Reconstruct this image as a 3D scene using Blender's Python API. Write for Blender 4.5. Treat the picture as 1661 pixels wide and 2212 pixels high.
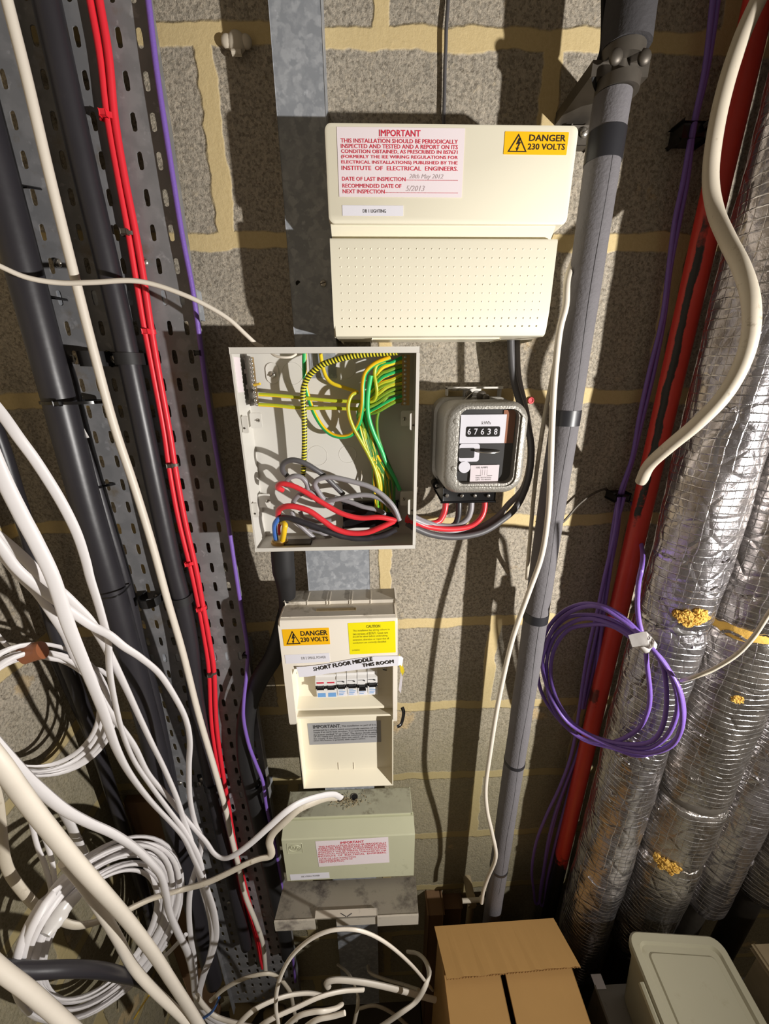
import bpy, bmesh, math, random
from mathutils import Vector, Matrix
random.seed(7)
for o in list(bpy.data.objects): bpy.data.objects.remove(o)
sc = bpy.context.scene
COL = sc.collection

# ------------------------------------------------------------------ camera, world, lamps
F, D, ZC = 830.0, 0.663, 1.98
def cam_axes(p, y, r):
    cy, sy, cp, sp, cr, sr = math.cos(y), math.sin(y), math.cos(p), math.sin(p), math.cos(r), math.sin(r)
    fw = Vector((sy*cp, cy*cp, -sp)); rt = Vector((cy, -sy, 0)); up = rt.cross(fw)
    return cr*rt + sr*up, -sr*rt + cr*up, fw
RT, UP, FW = cam_axes(math.radians(19.56), math.radians(1.79), math.radians(-.4))
CAMP = Vector((0, -D, ZC))
cd = bpy.data.cameras.new('camera'); cam = bpy.data.objects.new('camera', cd); COL.objects.link(cam)
cd.sensor_fit = 'HORIZONTAL'; cd.sensor_width = 36; cd.lens = F/1661*36; cd.clip_start = .01
m = Matrix((RT, UP, -FW)).transposed().to_4x4(); m.translation = CAMP
cam.matrix_world = m
sc.camera = cam

w = bpy.data.worlds.new('world'); sc.world = w; w.use_nodes = True
w.node_tree.nodes['Background'].inputs[0].default_value = (1, .82, .62, 1)
w.node_tree.nodes['Background'].inputs[1].default_value = .115
LAMP = Vector((1.1, -1.0, 1.72))
ld = bpy.data.lights.new('work_lamp', 'SPOT'); ld.energy = 134; ld.color = (1, .965, .92)
ld.shadow_soft_size = .014; ld.spot_size = math.radians(135); ld.spot_blend = 1.0
lo = bpy.data.objects.new('work_lamp', ld); COL.objects.link(lo); lo.location = LAMP
lo.rotation_euler = (Vector((.05, 0, 1.86)) - LAMP).to_track_quat('-Z', 'Y').to_euler()

vs = sc.view_settings
vs.view_transform = 'Standard'; vs.look = 'None'; vs.exposure = 0.0; vs.gamma = 1.0; vs.use_curve_mapping = False

# ------------------------------------------------------------------ measuring helpers
def P(px, py, d=0.0):
    """point on the plane d metres in front of the back wall seen at photograph pixel px,py"""
    v = RT*((px-830.5)/F) - UP*((py-1106)/F) + FW
    return CAMP + v*((D-d)/v.y)
def axial(p): return (Vector(p)-CAMP).dot(FW)
def rect(x0, y0, x1, y1, d):
    a = P(x0, y0, d); b = P(x1, y1, d); return a.x, b.x, b.z, a.z

# ------------------------------------------------------------------ object helpers
def new_empty(name, loc, label, cat, group=None):
    o = bpy.data.objects.new(name, None); COL.objects.link(o); o.location = loc
    o.empty_display_size = .02
    o['label'] = label; o['category'] = cat
    if group: o['group'] = group
    return o
def origin_of(o):
    v = Vector((0, 0, 0))
    while o: v += o.location; o = o.parent
    return v
def mk(name, bm, mat, parent=None, smooth=True, label=None, cat=None, group=None, kind=None, sharp=40):
    bmesh.ops.recalc_face_normals(bm, faces=bm.faces)
    if parent is not None: org = origin_of(parent)
    else:
        xs = [v.co.x for v in bm.verts]; ys = [v.co.y for v in bm.verts]; zs = [v.co.z for v in bm.verts]
        org = Vector(((min(xs)+max(xs))/2, (min(ys)+max(ys))/2, min(zs)))
        if kind == 'structure': org = Vector((0, 0, 0))
    bmesh.ops.translate(bm, verts=bm.verts, vec=-org)
    for f in bm.faces: f.smooth = smooth
    if smooth:
        sa = math.radians(sharp)
        for e in bm.edges:
            if len(e.link_faces) == 2 and e.calc_face_angle(0) > sa: e.smooth = False
    me = bpy.data.meshes.new(name); bm.to_mesh(me); bm.free()
    for mm in (mat if isinstance(mat, (list, tuple)) else [mat]): me.materials.append(mm)
    o = bpy.data.objects.new(name, me); COL.objects.link(o)
    if parent is not None: o.parent = parent
    else: o.location = org
    if label: o['label'] = label
    if cat: o['category'] = cat
    if group: o['group'] = group
    if kind: o['kind'] = kind
    return o
def copy_tree(o, parent=None):
    c = o.copy(); COL.objects.link(c); c.parent = parent
    for ch in list(o.children): copy_tree(ch, c)
    return c
def B(): return bmesh.new()
def box(bm, x0, x1, d0, d1, z0, z1, bev=0.0, seg=2, mi=0):
    """d = distance in front of the back wall"""
    b = bmesh.new()
    bmesh.ops.create_cube(b, size=1)
    for v in b.verts:
        v.co = Vector((x0 + (v.co.x+.5)*(x1-x0), -(d0 + (v.co.y+.5)*(d1-d0)), z0 + (v.co.z+.5)*(z1-z0)))
    if bev > 0: bmesh.ops.bevel(b, geom=b.edges[:], offset=bev, segments=seg, profile=.5, affect='EDGES')
    join(bm, b, mi); return bm
def join(bm, b, mi=0):
    mp = {}
    for v in b.verts: mp[v] = bm.verts.new(v.co)
    for f in b.faces:
        try:
            nf = bm.faces.new([mp[v] for v in f.verts]); nf.material_index = mi
        except ValueError: pass
    b.free()
def cyl(bm, p0, p1, r0, r1=None, n=20, mi=0, bev=0):
    p0 = Vector(p0); p1 = Vector(p1); r1 = r0 if r1 is None else r1
    b = bmesh.new(); h = (p1-p0).length
    bmesh.ops.create_cone(b, cap_ends=True, segments=n, radius1=r0, radius2=r1, depth=h)
    if bev: bmesh.ops.bevel(b, geom=[e for e in b.edges if abs(e.verts[0].co.z-e.verts[1].co.z) < 1e-6], offset=bev, segments=2, affect='EDGES')
    q = Vector((0, 0, 1)).rotation_difference((p1-p0).normalized()).to_matrix().to_4x4()
    q.translation = (p0+p1)/2
    bmesh.ops.transform(b, matrix=q, verts=b.verts)
    join(bm, b, mi); return bm
def dome(bm, p, r, nrm=(0, -1, 0), flat=.5, mi=0):
    b = bmesh.new(); bmesh.ops.create_uvsphere(b, u_segments=14, v_segments=8, radius=r)
    for v in b.verts: v.co.z *= flat
    q = Vector((0, 0, 1)).rotation_difference(Vector(nrm).normalized()).to_matrix().to_4x4(); q.translation = Vector(p)
    bmesh.ops.transform(b, matrix=q, verts=b.verts); join(bm, b, mi); return bm
def prism(bm, poly, x0, x1, mi=0):
    """poly = list of (d,z), extruded along x"""
    a = [bm.verts.new((x0, -d, z)) for d, z in poly]; b = [bm.verts.new((x1, -d, z)) for d, z in poly]
    n = len(poly)
    for i in range(n):
        f = bm.faces.new((a[i], a[(i+1) % n], b[(i+1) % n], b[i])); f.material_index = mi
    bm.faces.new(a).material_index = mi; bm.faces.new(b[::-1]).material_index = mi
    return bm
def rr_loop(cx, cz, w_, h, r, n=6):
    pts = []
    for k, (sx, sz) in enumerate(((1, 1), (-1, 1), (-1, -1), (1, -1))):
        for i in range(n+1):
            a = math.pi/2*(k + i/n)
            pts.append((cx+sx*(w_/2-r)+r*math.cos(a), cz+sz*(h/2-r)+r*math.sin(a)))
    return pts
def loft(bm, secs, cap0=True, cap1=True, n=6, mi=0):
    """secs = (cx, cz, w, h, r, d) rounded rectangles stacked outwards"""
    loops = []
    for cx, cz, w_, h, r, d in secs: loops.append([bm.verts.new((x, -d, z)) for x, z in rr_loop(cx, cz, w_, h, r, n)])
    for a, b in zip(loops, loops[1:]):
        k = len(a)
        for i in range(k): bm.faces.new((a[i], a[(i+1) % k], b[(i+1) % k], b[i])).material_index = mi
    if cap0: bm.faces.new(loops[0]).material_index = mi
    if cap1: bm.faces.new(loops[-1][::-1]).material_index = mi
    return bm
def smooth_path(pts, sub=6):
    pts = [Vector(p) for p in pts]
    if len(pts) < 3:
        return [pts[0].lerp(pts[-1], i/8) for i in range(9)]
    ext = [pts[0]*2-pts[1]] + pts + [pts[-1]*2-pts[-2]]
    out = []
    for i in range(1, len(ext)-2):
        p0, p1, p2, p3 = ext[i-1:i+3]
        for k in range(sub):
            t = k/sub; t2 = t*t; t3 = t2*t
            out.append(.5*((2*p1)+(p2-p0)*t+(2*p0-5*p1+4*p2-p3)*t2+(3*p1-p0-3*p2+p3)*t3))
    out.append(ext[-2]); return out
def tube(bm, pts, r, n=10, sub=6, flat=1.0, twist=0.0, closed_path=False, rfun=None, raw=False, mi=0, noise=0):
    """sweep; flat<1 squashes the section towards a ribbon facing the room; u runs round, v runs along in metres"""
    path = [Vector(p) for p in pts] if raw else smooth_path(pts, sub)
    uvl = bm.loops.layers.uv.verify()
    rings = []; L = 0; Ls = []
    up = Vector((0, -1, 0))
    for i, p in enumerate(path):
        t = (path[min(i+1, len(path)-1)]-path[max(i-1, 0)])
        t = t.normalized() if t.length > 1e-9 else Vector((0, 0, 1))
        up = up - t*up.dot(t)
        if flat < 1:
            up = Vector((0, -1, .15)); up = up - t*up.dot(t)
        if up.length < 1e-4: up = Vector((1, 0, 0)) - t*t.x
        up.normalize(); sd = t.cross(up)
        if i: L += (p-path[i-1]).length
        Ls.append(L)
        rr = r*(rfun(L, i/(len(path)-1)) if rfun else 1)
        ring = []
        tw = twist*math.sin(i/(len(path)-1)*math.pi*2.3+.7) if twist else 0
        for k in range(n):
            a = 2*math.pi*k/n
            ca, sa = math.cos(a), math.sin(a)*flat
            if tw: ca, sa = ca*math.cos(tw)-sa*math.sin(tw), ca*math.sin(tw)+sa*math.cos(tw)
            q = rr*(1+(random.uniform(-noise, noise) if noise else 0))
            ring.append(bm.verts.new(p + sd*ca*q + up*sa*q))
        rings.append(ring)
    for i in range(len(rings)-1):
        a, b = rings[i], rings[i+1]
        for k in range(n):
            f = bm.faces.new((a[k], a[(k+1) % n], b[(k+1) % n], b[k])); f.material_index = mi
            us = (k/n, (k+1)/n, (k+1)/n, k/n); vs_ = (Ls[i], Ls[i], Ls[i+1], Ls[i+1])
            for lp, u, v in zip(f.loops, us, vs_): lp[uvl].uv = (u, v)
    bm.faces.new(rings[0][::-1]).material_index = mi; bm.faces.new(rings[-1]).material_index = mi
    return bm
def pp(L, d0=None, d1=None):
    """pixel path to world; each entry (px,py) or (px,py,d); missing d is spread from d0 to d1"""
    out = []
    for i, q in enumerate(L):
        d = q[2] if len(q) > 2 else d0 + ((d1 if d1 is not None else d0)-d0)*i/max(1, len(L)-1)
        out.append(P(q[0], q[1], d))
    return out
FONT = None
def text(name, s, x0, x1, z0, z1, d, mat, parent, ang=0, bold=0.0, label=None, shear=0):
    cu = bpy.data.curves.new('t', 'FONT'); cu.body = s; cu.resolution_u = 2
    cu.extrude = 0; cu.shear = shear
    to = bpy.data.objects.new('t', cu); COL.objects.link(to)
    dg = bpy.context.evaluated_depsgraph_get(); dg.update()
    me = bpy.data.meshes.new_from_object(to.evaluated_get(dg))
    bpy.data.objects.remove(to); bpy.data.curves.remove(cu)
    xs = [v.co.x for v in me.vertices]; ys = [v.co.y for v in me.vertices]
    a, b, c, e = min(xs), max(xs), min(ys), max(ys)
    org = origin_of(parent); cx, cz = (x0+x1)/2, (z0+z1)/2
    ca, sa = math.cos(ang), math.sin(ang)
    for v in me.vertices:
        x = x0+(v.co.x-a)/(b-a)*(x1-x0)-cx; z = z0+(v.co.y-c)/(e-c)*(z1-z0)-cz
        v.co = Vector((cx+x*ca-z*sa, -d, cz+x*sa+z*ca))-org
    if bold:   # heavier strokes: the same glyphs again, a hair to either side
        bb = bmesh.new(); bb.from_mesh(me); h_ = (z1-z0)*bold*2.2
        src = [[v.co.copy() for v in f.verts] for f in bb.faces]
        for k_, (dx, dz) in enumerate(((h_, 0), (0, h_), (h_, h_))):
            for q_ in src:
                try: bb.faces.new([bb.verts.new(c_+Vector((dx*ca-dz*sa, -.00001*(k_+1), dx*sa+dz*ca))) for c_ in q_])
                except ValueError: pass
        bb.to_mesh(me); bb.free()
    me.materials.append(mat); me.name = name
    o = bpy.data.objects.new(name, me); COL.objects.link(o); o.parent = parent
    if label: o['label'] = label
    return o

# ------------------------------------------------------------------ materials
def nodes(name):
    m_ = bpy.data.materials.new(name); m_.use_nodes = True; nt = m_.node_tree
    return m_, nt, nt.nodes['Principled BSDF']
def N(nt, t, **kw):
    n = nt.nodes.new(t)
    for k, v in kw.items():
        if k.startswith('i_'):
            n.inputs[int(k[2:]) if k[2:].isdigit() else k[2:].replace('_', ' ')].default_value = v
        else: setattr(n, k, v)
    return n
def ramp(nt, fac, stops, interp='LINEAR'):
    r = nt.nodes.new('ShaderNodeValToRGB'); r.color_ramp.interpolation = interp
    el = r.color_ramp.elements
    el.remove(el[1]); el[0].position = stops[0][0]; el[0].color = (*stops[0][1], 1)
    for p, c in stops[1:]: el.new(p).color = (*c, 1)
    nt.links.new(fac, r.inputs[0]); return r.outputs[0]
def mixc(nt, fac, a, b, blend='MIX'):
    n = nt.nodes.new('ShaderNodeMix'); n.data_type = 'RGBA'; n.blend_type = blend
    for sock, v in ((n.inputs[0], fac), (n.inputs[6], a), (n.inputs[7], b)):
        if hasattr(v, 'links'): nt.links.new(v, sock)
        elif isinstance(v, (int, float)): sock.default_value = v
        else: sock.default_value = (*v, 1) if len(v) == 3 else v
    return n.outputs[2]
def math_(nt, op, a, b=0.0, c=None):
    n = nt.nodes.new('ShaderNodeMath'); n.operation = op
    for s, v in zip(n.inputs, (a, b, c)):
        if v is None: continue
        if hasattr(v, 'links'): nt.links.new(v, s)
        else: s.default_value = v
    return n.outputs[0]
def noise(nt, co, scale, detail=4, rough=.55, out=0):
    n = N(nt, 'ShaderNodeTexNoise'); n.inputs['Scale'].default_value = scale; n.inputs['Detail'].default_value = detail
    n.inputs['Roughness'].default_value = rough; nt.links.new(co, n.inputs['Vector']); return n.outputs[out]
def bump(nt, bs, h, strength, dist):
    b = N(nt, 'ShaderNodeBump'); b.inputs['Strength'].default_value = strength; b.inputs['Distance'].default_value = dist
    nt.links.new(h, b.inputs['Height']); nt.links.new(b.outputs[0], bs.inputs['Normal']); return b
def objco(nt): return N(nt, 'ShaderNodeTexCoord').outputs['Object']
def plain(name, col, rough=.5, metal=0.0, var=.12, vscale=30, bs_=0, bscale=200, dirt=None, dirtscale=25, dirtlo=.55, spec=.5, coat=0):
    m_, nt, bs = nodes(name); co = objco(nt)
    nz = noise(nt, co, vscale)
    c = mixc(nt, nz, tuple(x*(1-var) for x in col), tuple(min(1, x*(1+var)) for x in col))
    if dirt:
        dn = noise(nt, co, dirtscale, 8, .7)
        c = mixc(nt, ramp(nt, dn, ((dirtlo, (0, 0, 0)), (min(1, dirtlo+.12), (1, 1, 1)))), c, dirt)
    nt.links.new(c, bs.inputs['Base Color'])
    bs.inputs['Roughness'].default_value = rough; bs.inputs['Metallic'].default_value = metal
    bs.inputs['Specular IOR Level'].default_value = spec; bs.inputs['Coat Weight'].default_value = coat
    if bs_: bump(nt, bs, noise(nt, co, bscale, 3), bs_, .001)
    return m_
def S(r, g, b):  # sRGB 0-255 to linear
    return tuple(((c/255+.055)/1.055)**2.4 if c > 10 else c/255/12.92 for c in (r, g, b))

def blockwall(name, axis):
    m_, nt, bs = nodes(name); co = objco(nt)
    sep = N(nt, 'ShaderNodeSeparateXYZ'); nt.links.new(co, sep.inputs[0])
    wob = noise(nt, co, 14, 3, .6, 1)
    ws = N(nt, 'ShaderNodeSeparateColor'); nt.links.new(wob, ws.inputs[0])
    u = math_(nt, 'ADD', sep.outputs[axis], math_(nt, 'MULTIPLY', math_(nt, 'SUBTRACT', ws.outputs[0], .5), .028))
    v = math_(nt, 'ADD', sep.outputs[2], math_(nt, 'MULTIPLY', math_(nt, 'SUBTRACT', ws.outputs[1], .5), .022))
    cmb = N(nt, 'ShaderNodeCombineXYZ')
    nt.links.new(math_(nt, 'ADD', u, -.245+9), cmb.inputs[0]); nt.links.new(math_(nt, 'ADD', v, -.176+.221*4), cmb.inputs[1])
    br = N(nt, 'ShaderNodeTexBrick'); nt.links.new(cmb.outputs[0], br.inputs[0])
    br.offset = .5; br.inputs['Scale'].default_value = 1; br.inputs['Brick Width'].default_value = .45
    br.inputs['Row Height'].default_value = .221; br.inputs['Mortar Size'].default_value = .0135; br.inputs['Mortar Smooth'].default_value = .25
    br.inputs['Color1'].default_value = (0, 0, 0, 1); br.inputs['Color2'].default_value = (1, 1, 1, 1)
    mort = br.outputs['Fac']
    big = noise(nt, co, 3.2, 4); fine = noise(nt, co, 190, 5, .78); mid = noise(nt, co, 60, 5, .7); smear = noise(nt, co, 7, 6, .6)
    vor = N(nt, 'ShaderNodeTexVoronoi'); vor.inputs['Scale'].default_value = 150; nt.links.new(co, vor.inputs['Vector'])
    base = mixc(nt, big, S(164, 158, 147), S(194, 182, 162))
    gr = N(nt, 'ShaderNodeTexVoronoi'); gr.inputs['Scale'].default_value = 330; nt.links.new(co, gr.inputs['Vector'])
    gs_ = N(nt, 'ShaderNodeSeparateColor'); nt.links.new(gr.outputs['Color'], gs_.inputs[0])
    base = mixc(nt, 1.0, base, ramp(nt, gs_.outputs[0], ((0, (.62, .62, .62)), (.35, (.9, .9, .9)), (1, (1.12, 1.1, 1.08)))), 'MULTIPLY')
    base = mixc(nt, ramp(nt, fine, ((.34, (0, 0, 0)), (.50, (1, 1, 1)))), tuple(x*.5 for x in S(156, 144, 126)), base)
    base = mixc(nt, ramp(nt, mid, ((.60, (0, 0, 0)), (.74, (1, 1, 1)))), base, S(196, 180, 152))
    base = mixc(nt, ramp(nt, vor.outputs['Distance'], ((.0, (.8, .8, .8)), (.22, (0, 0, 0)))), base, S(206, 192, 170))
    # grey-green mortar smeared on the lower courses
    low = ramp(nt, math_(nt, 'ADD', sep.outputs[2], math_(nt, 'MULTIPLY', smear, .5)), ((1.15/3, (1, 1, 1)), (1.6/3, (0, 0, 0))))
    low = ramp(nt, math_(nt, 'DIVIDE', math_(nt, 'ADD', sep.outputs[2], math_(nt, 'MULTIPLY', smear, .5)), 3.0), ((.45, (1, 1, 1)), (.58, (0, 0, 0))))
    base = mixc(nt, math_(nt, 'MULTIPLY', low, .65), base, mixc(nt, mid, S(112, 108, 84), S(150, 140, 104)))
    # patches of mortar wiped over the blocks
    pt = ramp(nt, smear, ((.63, (0, 0, 0)), (.67, (1, 1, 1))))
    base = mixc(nt, math_(nt, 'MULTIPLY', pt, .55), base, S(205, 176, 128))
    mcol = mixc(nt, fine, S(190, 168, 120), S(218, 198, 152))
    mcol = mixc(nt, math_(nt, 'MULTIPLY', low, .8), mcol, S(146, 134, 96))
    col = mixc(nt, mort, base, mcol)
    nt.links.new(col, bs.inputs['Base Color']); bs.inputs['Roughness'].default_value = .95; bs.inputs['Specular IOR Level'].default_value = .15
    rough_h = math_(nt, 'ADD', math_(nt, 'MULTIPLY', fine, .55), math_(nt, 'MULTIPLY', mid, .8))
    rough_h = math_(nt, 'MULTIPLY', rough_h, math_(nt, 'SUBTRACT', 1.0, math_(nt, 'MULTIPLY', mort, .72)))
    h = math_(nt, 'ADD', rough_h, math_(nt, 'MULTIPLY', mort, .9))
    h = math_(nt, 'ADD', h, math_(nt, 'MULTIPLY', pt, .25))
    bump(nt, bs, h, .9, .0045)
    return m_
M = {}
M['wall'] = blockwall('blockwork', 0); M['wall_side'] = blockwall('blockwork_side', 1)
M['floor'] = plain('floor_concrete', S(70, 62, 52), .9, var=.3, vscale=12, bs_=.5, bscale=60)
def galv(name, a, b, sc_=70, dirt=None, rough=.48, dl=.55):
    m_, nt, bs = nodes(name); co = objco(nt)
    wob = noise(nt, co, 60, 3, .6, 1)
    vm = N(nt, 'ShaderNodeVectorMath', operation='MULTIPLY_ADD'); nt.links.new(wob, vm.inputs[0]); vm.inputs[1].default_value = (.03, .03, .03); nt.links.new(co, vm.inputs[2])
    v = N(nt, 'ShaderNodeTexVoronoi'); v.inputs['Scale'].default_value = sc_*1.8; v.feature = 'SMOOTH_F1'; nt.links.new(vm.outputs[0], v.inputs['Vector'])
    dn = noise(nt, co, 30, 5)
    c = mixc(nt, ramp(nt, v.outputs['Color'], ((.3, (0, 0, 0)), (.75, (1, 1, 1)))), a, b)
    c = mixc(nt, math_(nt, 'MULTIPLY', dn, .35), c, tuple(x*.7 for x in a))
    fl = ramp(nt, noise(nt, co, 80, 4, .6), ((.62, (0, 0, 0)), (.70, (1, 1, 1))))
    c = mixc(nt, math_(nt, 'MULTIPLY', fl, .32), c, tuple(min(1, x*1.7) for x in b))
    if dirt:
        c = mixc(nt, ramp(nt, noise(nt, co, 18, 8, .7), ((dl, (0, 0, 0)), (dl+.15, (1, 1, 1)))), c, dirt)
    nt.links.new(c, bs.inputs['Base Color']); bs.inputs['Metallic'].default_value = .08; bs.inputs['Roughness'].default_value = rough
    bump(nt, bs, dn, .15, .001); return m_
M['galv'] = galv('galvanised_steel', S(142, 146, 152), S(172, 175, 180))
M['tray'] = galv('tray_steel', S(122, 122, 124), S(140, 139, 141), 30, S(112, 104, 94), .55, .56)
M['cream'] = plain('cream_plastic', S(234, 228, 207), .38, var=.02, vscale=6)
M['white_box'] = plain('off_white_plastic', S(236, 228, 214), .4, var=.02, vscale=8, dirt=S(200, 190, 172), dirtscale=14, dirtlo=.62)
M['door_white'] = plain('cream_white_plastic', S(234, 226, 204), .4, var=.02, vscale=8)
M['dusty'] = plain('dusty_plastic', S(206, 198, 184), .8, var=.15, vscale=40, dirt=S(132, 122, 106), dirtscale=18, dirtlo=.55)
M['green_paint'] = plain('pale_green_paint', S(188, 188, 160), .45, var=.06, vscale=12, dirt=S(140, 138, 112), dirtscale=12, dirtlo=.62)
M['green_dusty'] = plain('dusty_green_paint', S(166, 164, 142), .85, var=.15, vscale=40, dirt=S(104, 96, 76), dirtscale=16, dirtlo=.54)
M['flap'] = plain('smoky_dusty_plastic', S(186, 178, 164), .5, var=.06, vscale=14, dirt=S(112, 104, 98), dirtscale=10, dirtlo=.50)
M['grey_paint'] = plain('light_grey_paint', S(206, 203, 196), .5, var=.03, vscale=8, dirt=S(170, 165, 155), dirtscale=20, dirtlo=.66)
M['grey_edge'] = plain('light_grey_edge', S(208, 204, 196), .5, var=.06, vscale=25, dirt=S(110, 100, 90), dirtscale=60, dirtlo=.68)
M['black'] = plain('black_pvc', S(46, 44, 48), .38, var=.15, vscale=20, bs_=.25, bscale=40, dirt=S(70, 66, 62), dirtscale=30, dirtlo=.66)
M['black_matt'] = plain('black_rubber', S(30, 29, 30), .6, var=.2)
M['black_gloss'] = plain('black_plastic', S(22, 21, 22), .25, var=.1)
M['foam'] = plain('grey_pipe_foam', S(102, 99, 102), .8, var=.12, vscale=60, bs_=.8, bscale=260)
M['foam_dark'] = plain('dark_pipe_foam', S(60, 58, 60), .85, var=.2, vscale=50, bs_=.8, bscale=200)
M['tape_black'] = plain('black_tape', S(38, 38, 42), .4, var=.05)
M['red'] = plain('red_sheath', S(226, 42, 56), .42, var=.06, vscale=30)
M['red_core'] = plain('red_core', S(214, 50, 58), .35, var=.05)
M['purple'] = plain('purple_sheath', S(122, 92, 176), .42, var=.05, bs_=.3, bscale=400)
M['white_cable'] = plain('white_sheath', S(226, 222, 222), .45, var=.04, vscale=40)
M['cream_cable'] = plain('cream_sheath', S(222, 213, 199), .45, var=.05, vscale=40)
M['dirty_cable'] = plain('aged_white_sheath', S(200, 190, 172), .5, var=.08, vscale=60, dirt=S(150, 136, 114), dirtscale=60, dirtlo=.6)
M['grey_cable'] = plain('grey_sheath', S(142, 138, 142), .42, var=.06)
M['dark_grey_cable'] = plain('dark_grey_sheath', S(84, 82, 84), .45, var=.08)
M['blue'] = plain('blue_core', S(66, 110, 186), .35)
M['yellow'] = plain('yellow_core', S(232, 190, 40), .35)
M['green'] = plain('green_core', S(60, 190, 110), .35)
M['brass'] = plain('brass', S(180, 150, 96), .35, .9, var=.2)
M['steel'] = plain('screw_steel', S(190, 186, 178), .3, .85, var=.2, vscale=80)
M['dark_steel'] = plain('dull_steel', S(96, 90, 82), .5, .6, var=.25, vscale=60)
M['dark'] = plain('dark_void', S(16, 13, 10), .9)
M['tape_clear'] = plain('white_tape', S(214, 210, 206), .25, var=.05)
M['tape_brown'] = plain('brown_tape', S(150, 92, 60), .35, var=.08)
M['hammered'] = plain('hammered_grey_paint', S(150, 146, 138), .4, .3, var=.06, vscale=60, bs_=.9, bscale=330)
M['sticker_white'] = plain('sticker_white', S(232, 220, 224), .5, var=.01)
M['paper_white'] = plain('paper_white', S(226, 224, 232), .5, var=.01)
M['sticker_yellow'] = plain('sticker_amber', S(246, 186, 20), .4, var=.01)
M['sticker_lemon'] = plain('sticker_lemon', S(240, 226, 20), .4, var=.01)
M['sticker_grey'] = plain('sticker_grey', S(158, 158, 160), .4, var=.03)
M['ink_red'] = plain('red_ink', S(206, 40, 66), .6)
M['ink_black'] = plain('black_ink', S(36, 30, 24), .6)
M['ink_grey'] = plain('grey_ink', S(110, 106, 104), .6)
M['ink_faint'] = plain('faint_pencil', S(188, 172, 174), .6)
M['ink_olive'] = plain('olive_ink', S(120, 112, 20), .6)
M['ink_blue'] = plain('blue_ink', S(110, 160, 214), .5)
M['ink_darkgrey'] = plain('dark_grey_ink', S(70, 70, 72), .5)
M['breaker'] = plain('breaker_plastic', S(226, 224, 222), .35, var=.01)
M['cardboard'] = plain('cardboard', S(176, 136, 80), .8, var=.06, vscale=20)
M['cardboard_edge'] = plain('cardboard_edge', S(150, 112, 62), .9, var=.25, vscale=200)
M['tub'] = plain('translucent_plastic', S(160, 155, 132), .42, var=.05, vscale=10, dirt=S(150, 144, 120), dirtscale=20, dirtlo=.6)
M['grey_sheet'] = plain('grey_sheet_metal', S(128, 124, 116), .5, .3, var=.15, vscale=14, dirt=S(80, 70, 56), dirtscale=16, dirtlo=.58)
M['board'] = plain('matt_brown', S(112, 84, 56), .8, var=.15, vscale=16)
M['insulation'] = plain('yellow_mineral_wool', S(206, 164, 76), .95, var=.2, vscale=80, bs_=1, bscale=150)
M['debris'] = plain('dry_straw_debris', S(166, 146, 110), .95, var=.3, vscale=200)
M['stone'] = plain('pale_rubble', S(150, 134, 104), .9, var=.25, vscale=30, bs_=.8, bscale=70)

def uvstripe(name, c1, c2, mode):
    m_, nt, bs = nodes(name); uv = N(nt, 'ShaderNodeUVMap').outputs[0]
    s = N(nt, 'ShaderNodeSeparateXYZ'); nt.links.new(uv, s.inputs[0])
    if mode == 'spiral':
        x = math_(nt, 'FRACT', math_(nt, 'ADD', math_(nt, 'MULTIPLY', s.outputs[1], 230.0), s.outputs[0]))
        f = ramp(nt, x, ((.0, (0, 0, 0)), (.42, (0, 0, 0)), (.5, (1, 1, 1)), (.92, (1, 1, 1)), (1, (0, 0, 0))))
        bump(nt, bs, f, .8, .0015)
    else:
        x = math_(nt, 'FRACT', math_(nt, 'ADD', math_(nt, 'ADD', s.outputs[0], mode), math_(nt, 'MULTIPLY', s.outputs[1], 1.1)))
        f = ramp(nt, x, ((.0, (0, 0, 0)), (.5, (0, 0, 0)), (.52, (1, 1, 1)), (1, (1, 1, 1))))
    nt.links.new(mixc(nt, f, c1, c2), bs.inputs['Base Color']); bs.inputs['Roughness'].default_value = .35
    return m_
GRN, YEL = S(40, 172, 92), S(240, 190, 24)
M['braid'] = uvstripe('green_yellow_braid', S(52, 58, 20), S(226, 214, 60), 'spiral')
M['earth'] = uvstripe('green_yellow_core', GRN, YEL, .10)
M['earth2'] = uvstripe('green_yellow_core_turned', S(88, 176, 50), S(230, 200, 40), .45)
M['earth3'] = uvstripe('yellow_green_core', S(238, 200, 34), S(176, 184, 44), .30)
M['earth_dark'] = uvstripe('green_yellow_core_dark', S(52, 120, 50), S(120, 150, 40), .6)  # same stripes in darker tones, for some of the bundled wires

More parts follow.
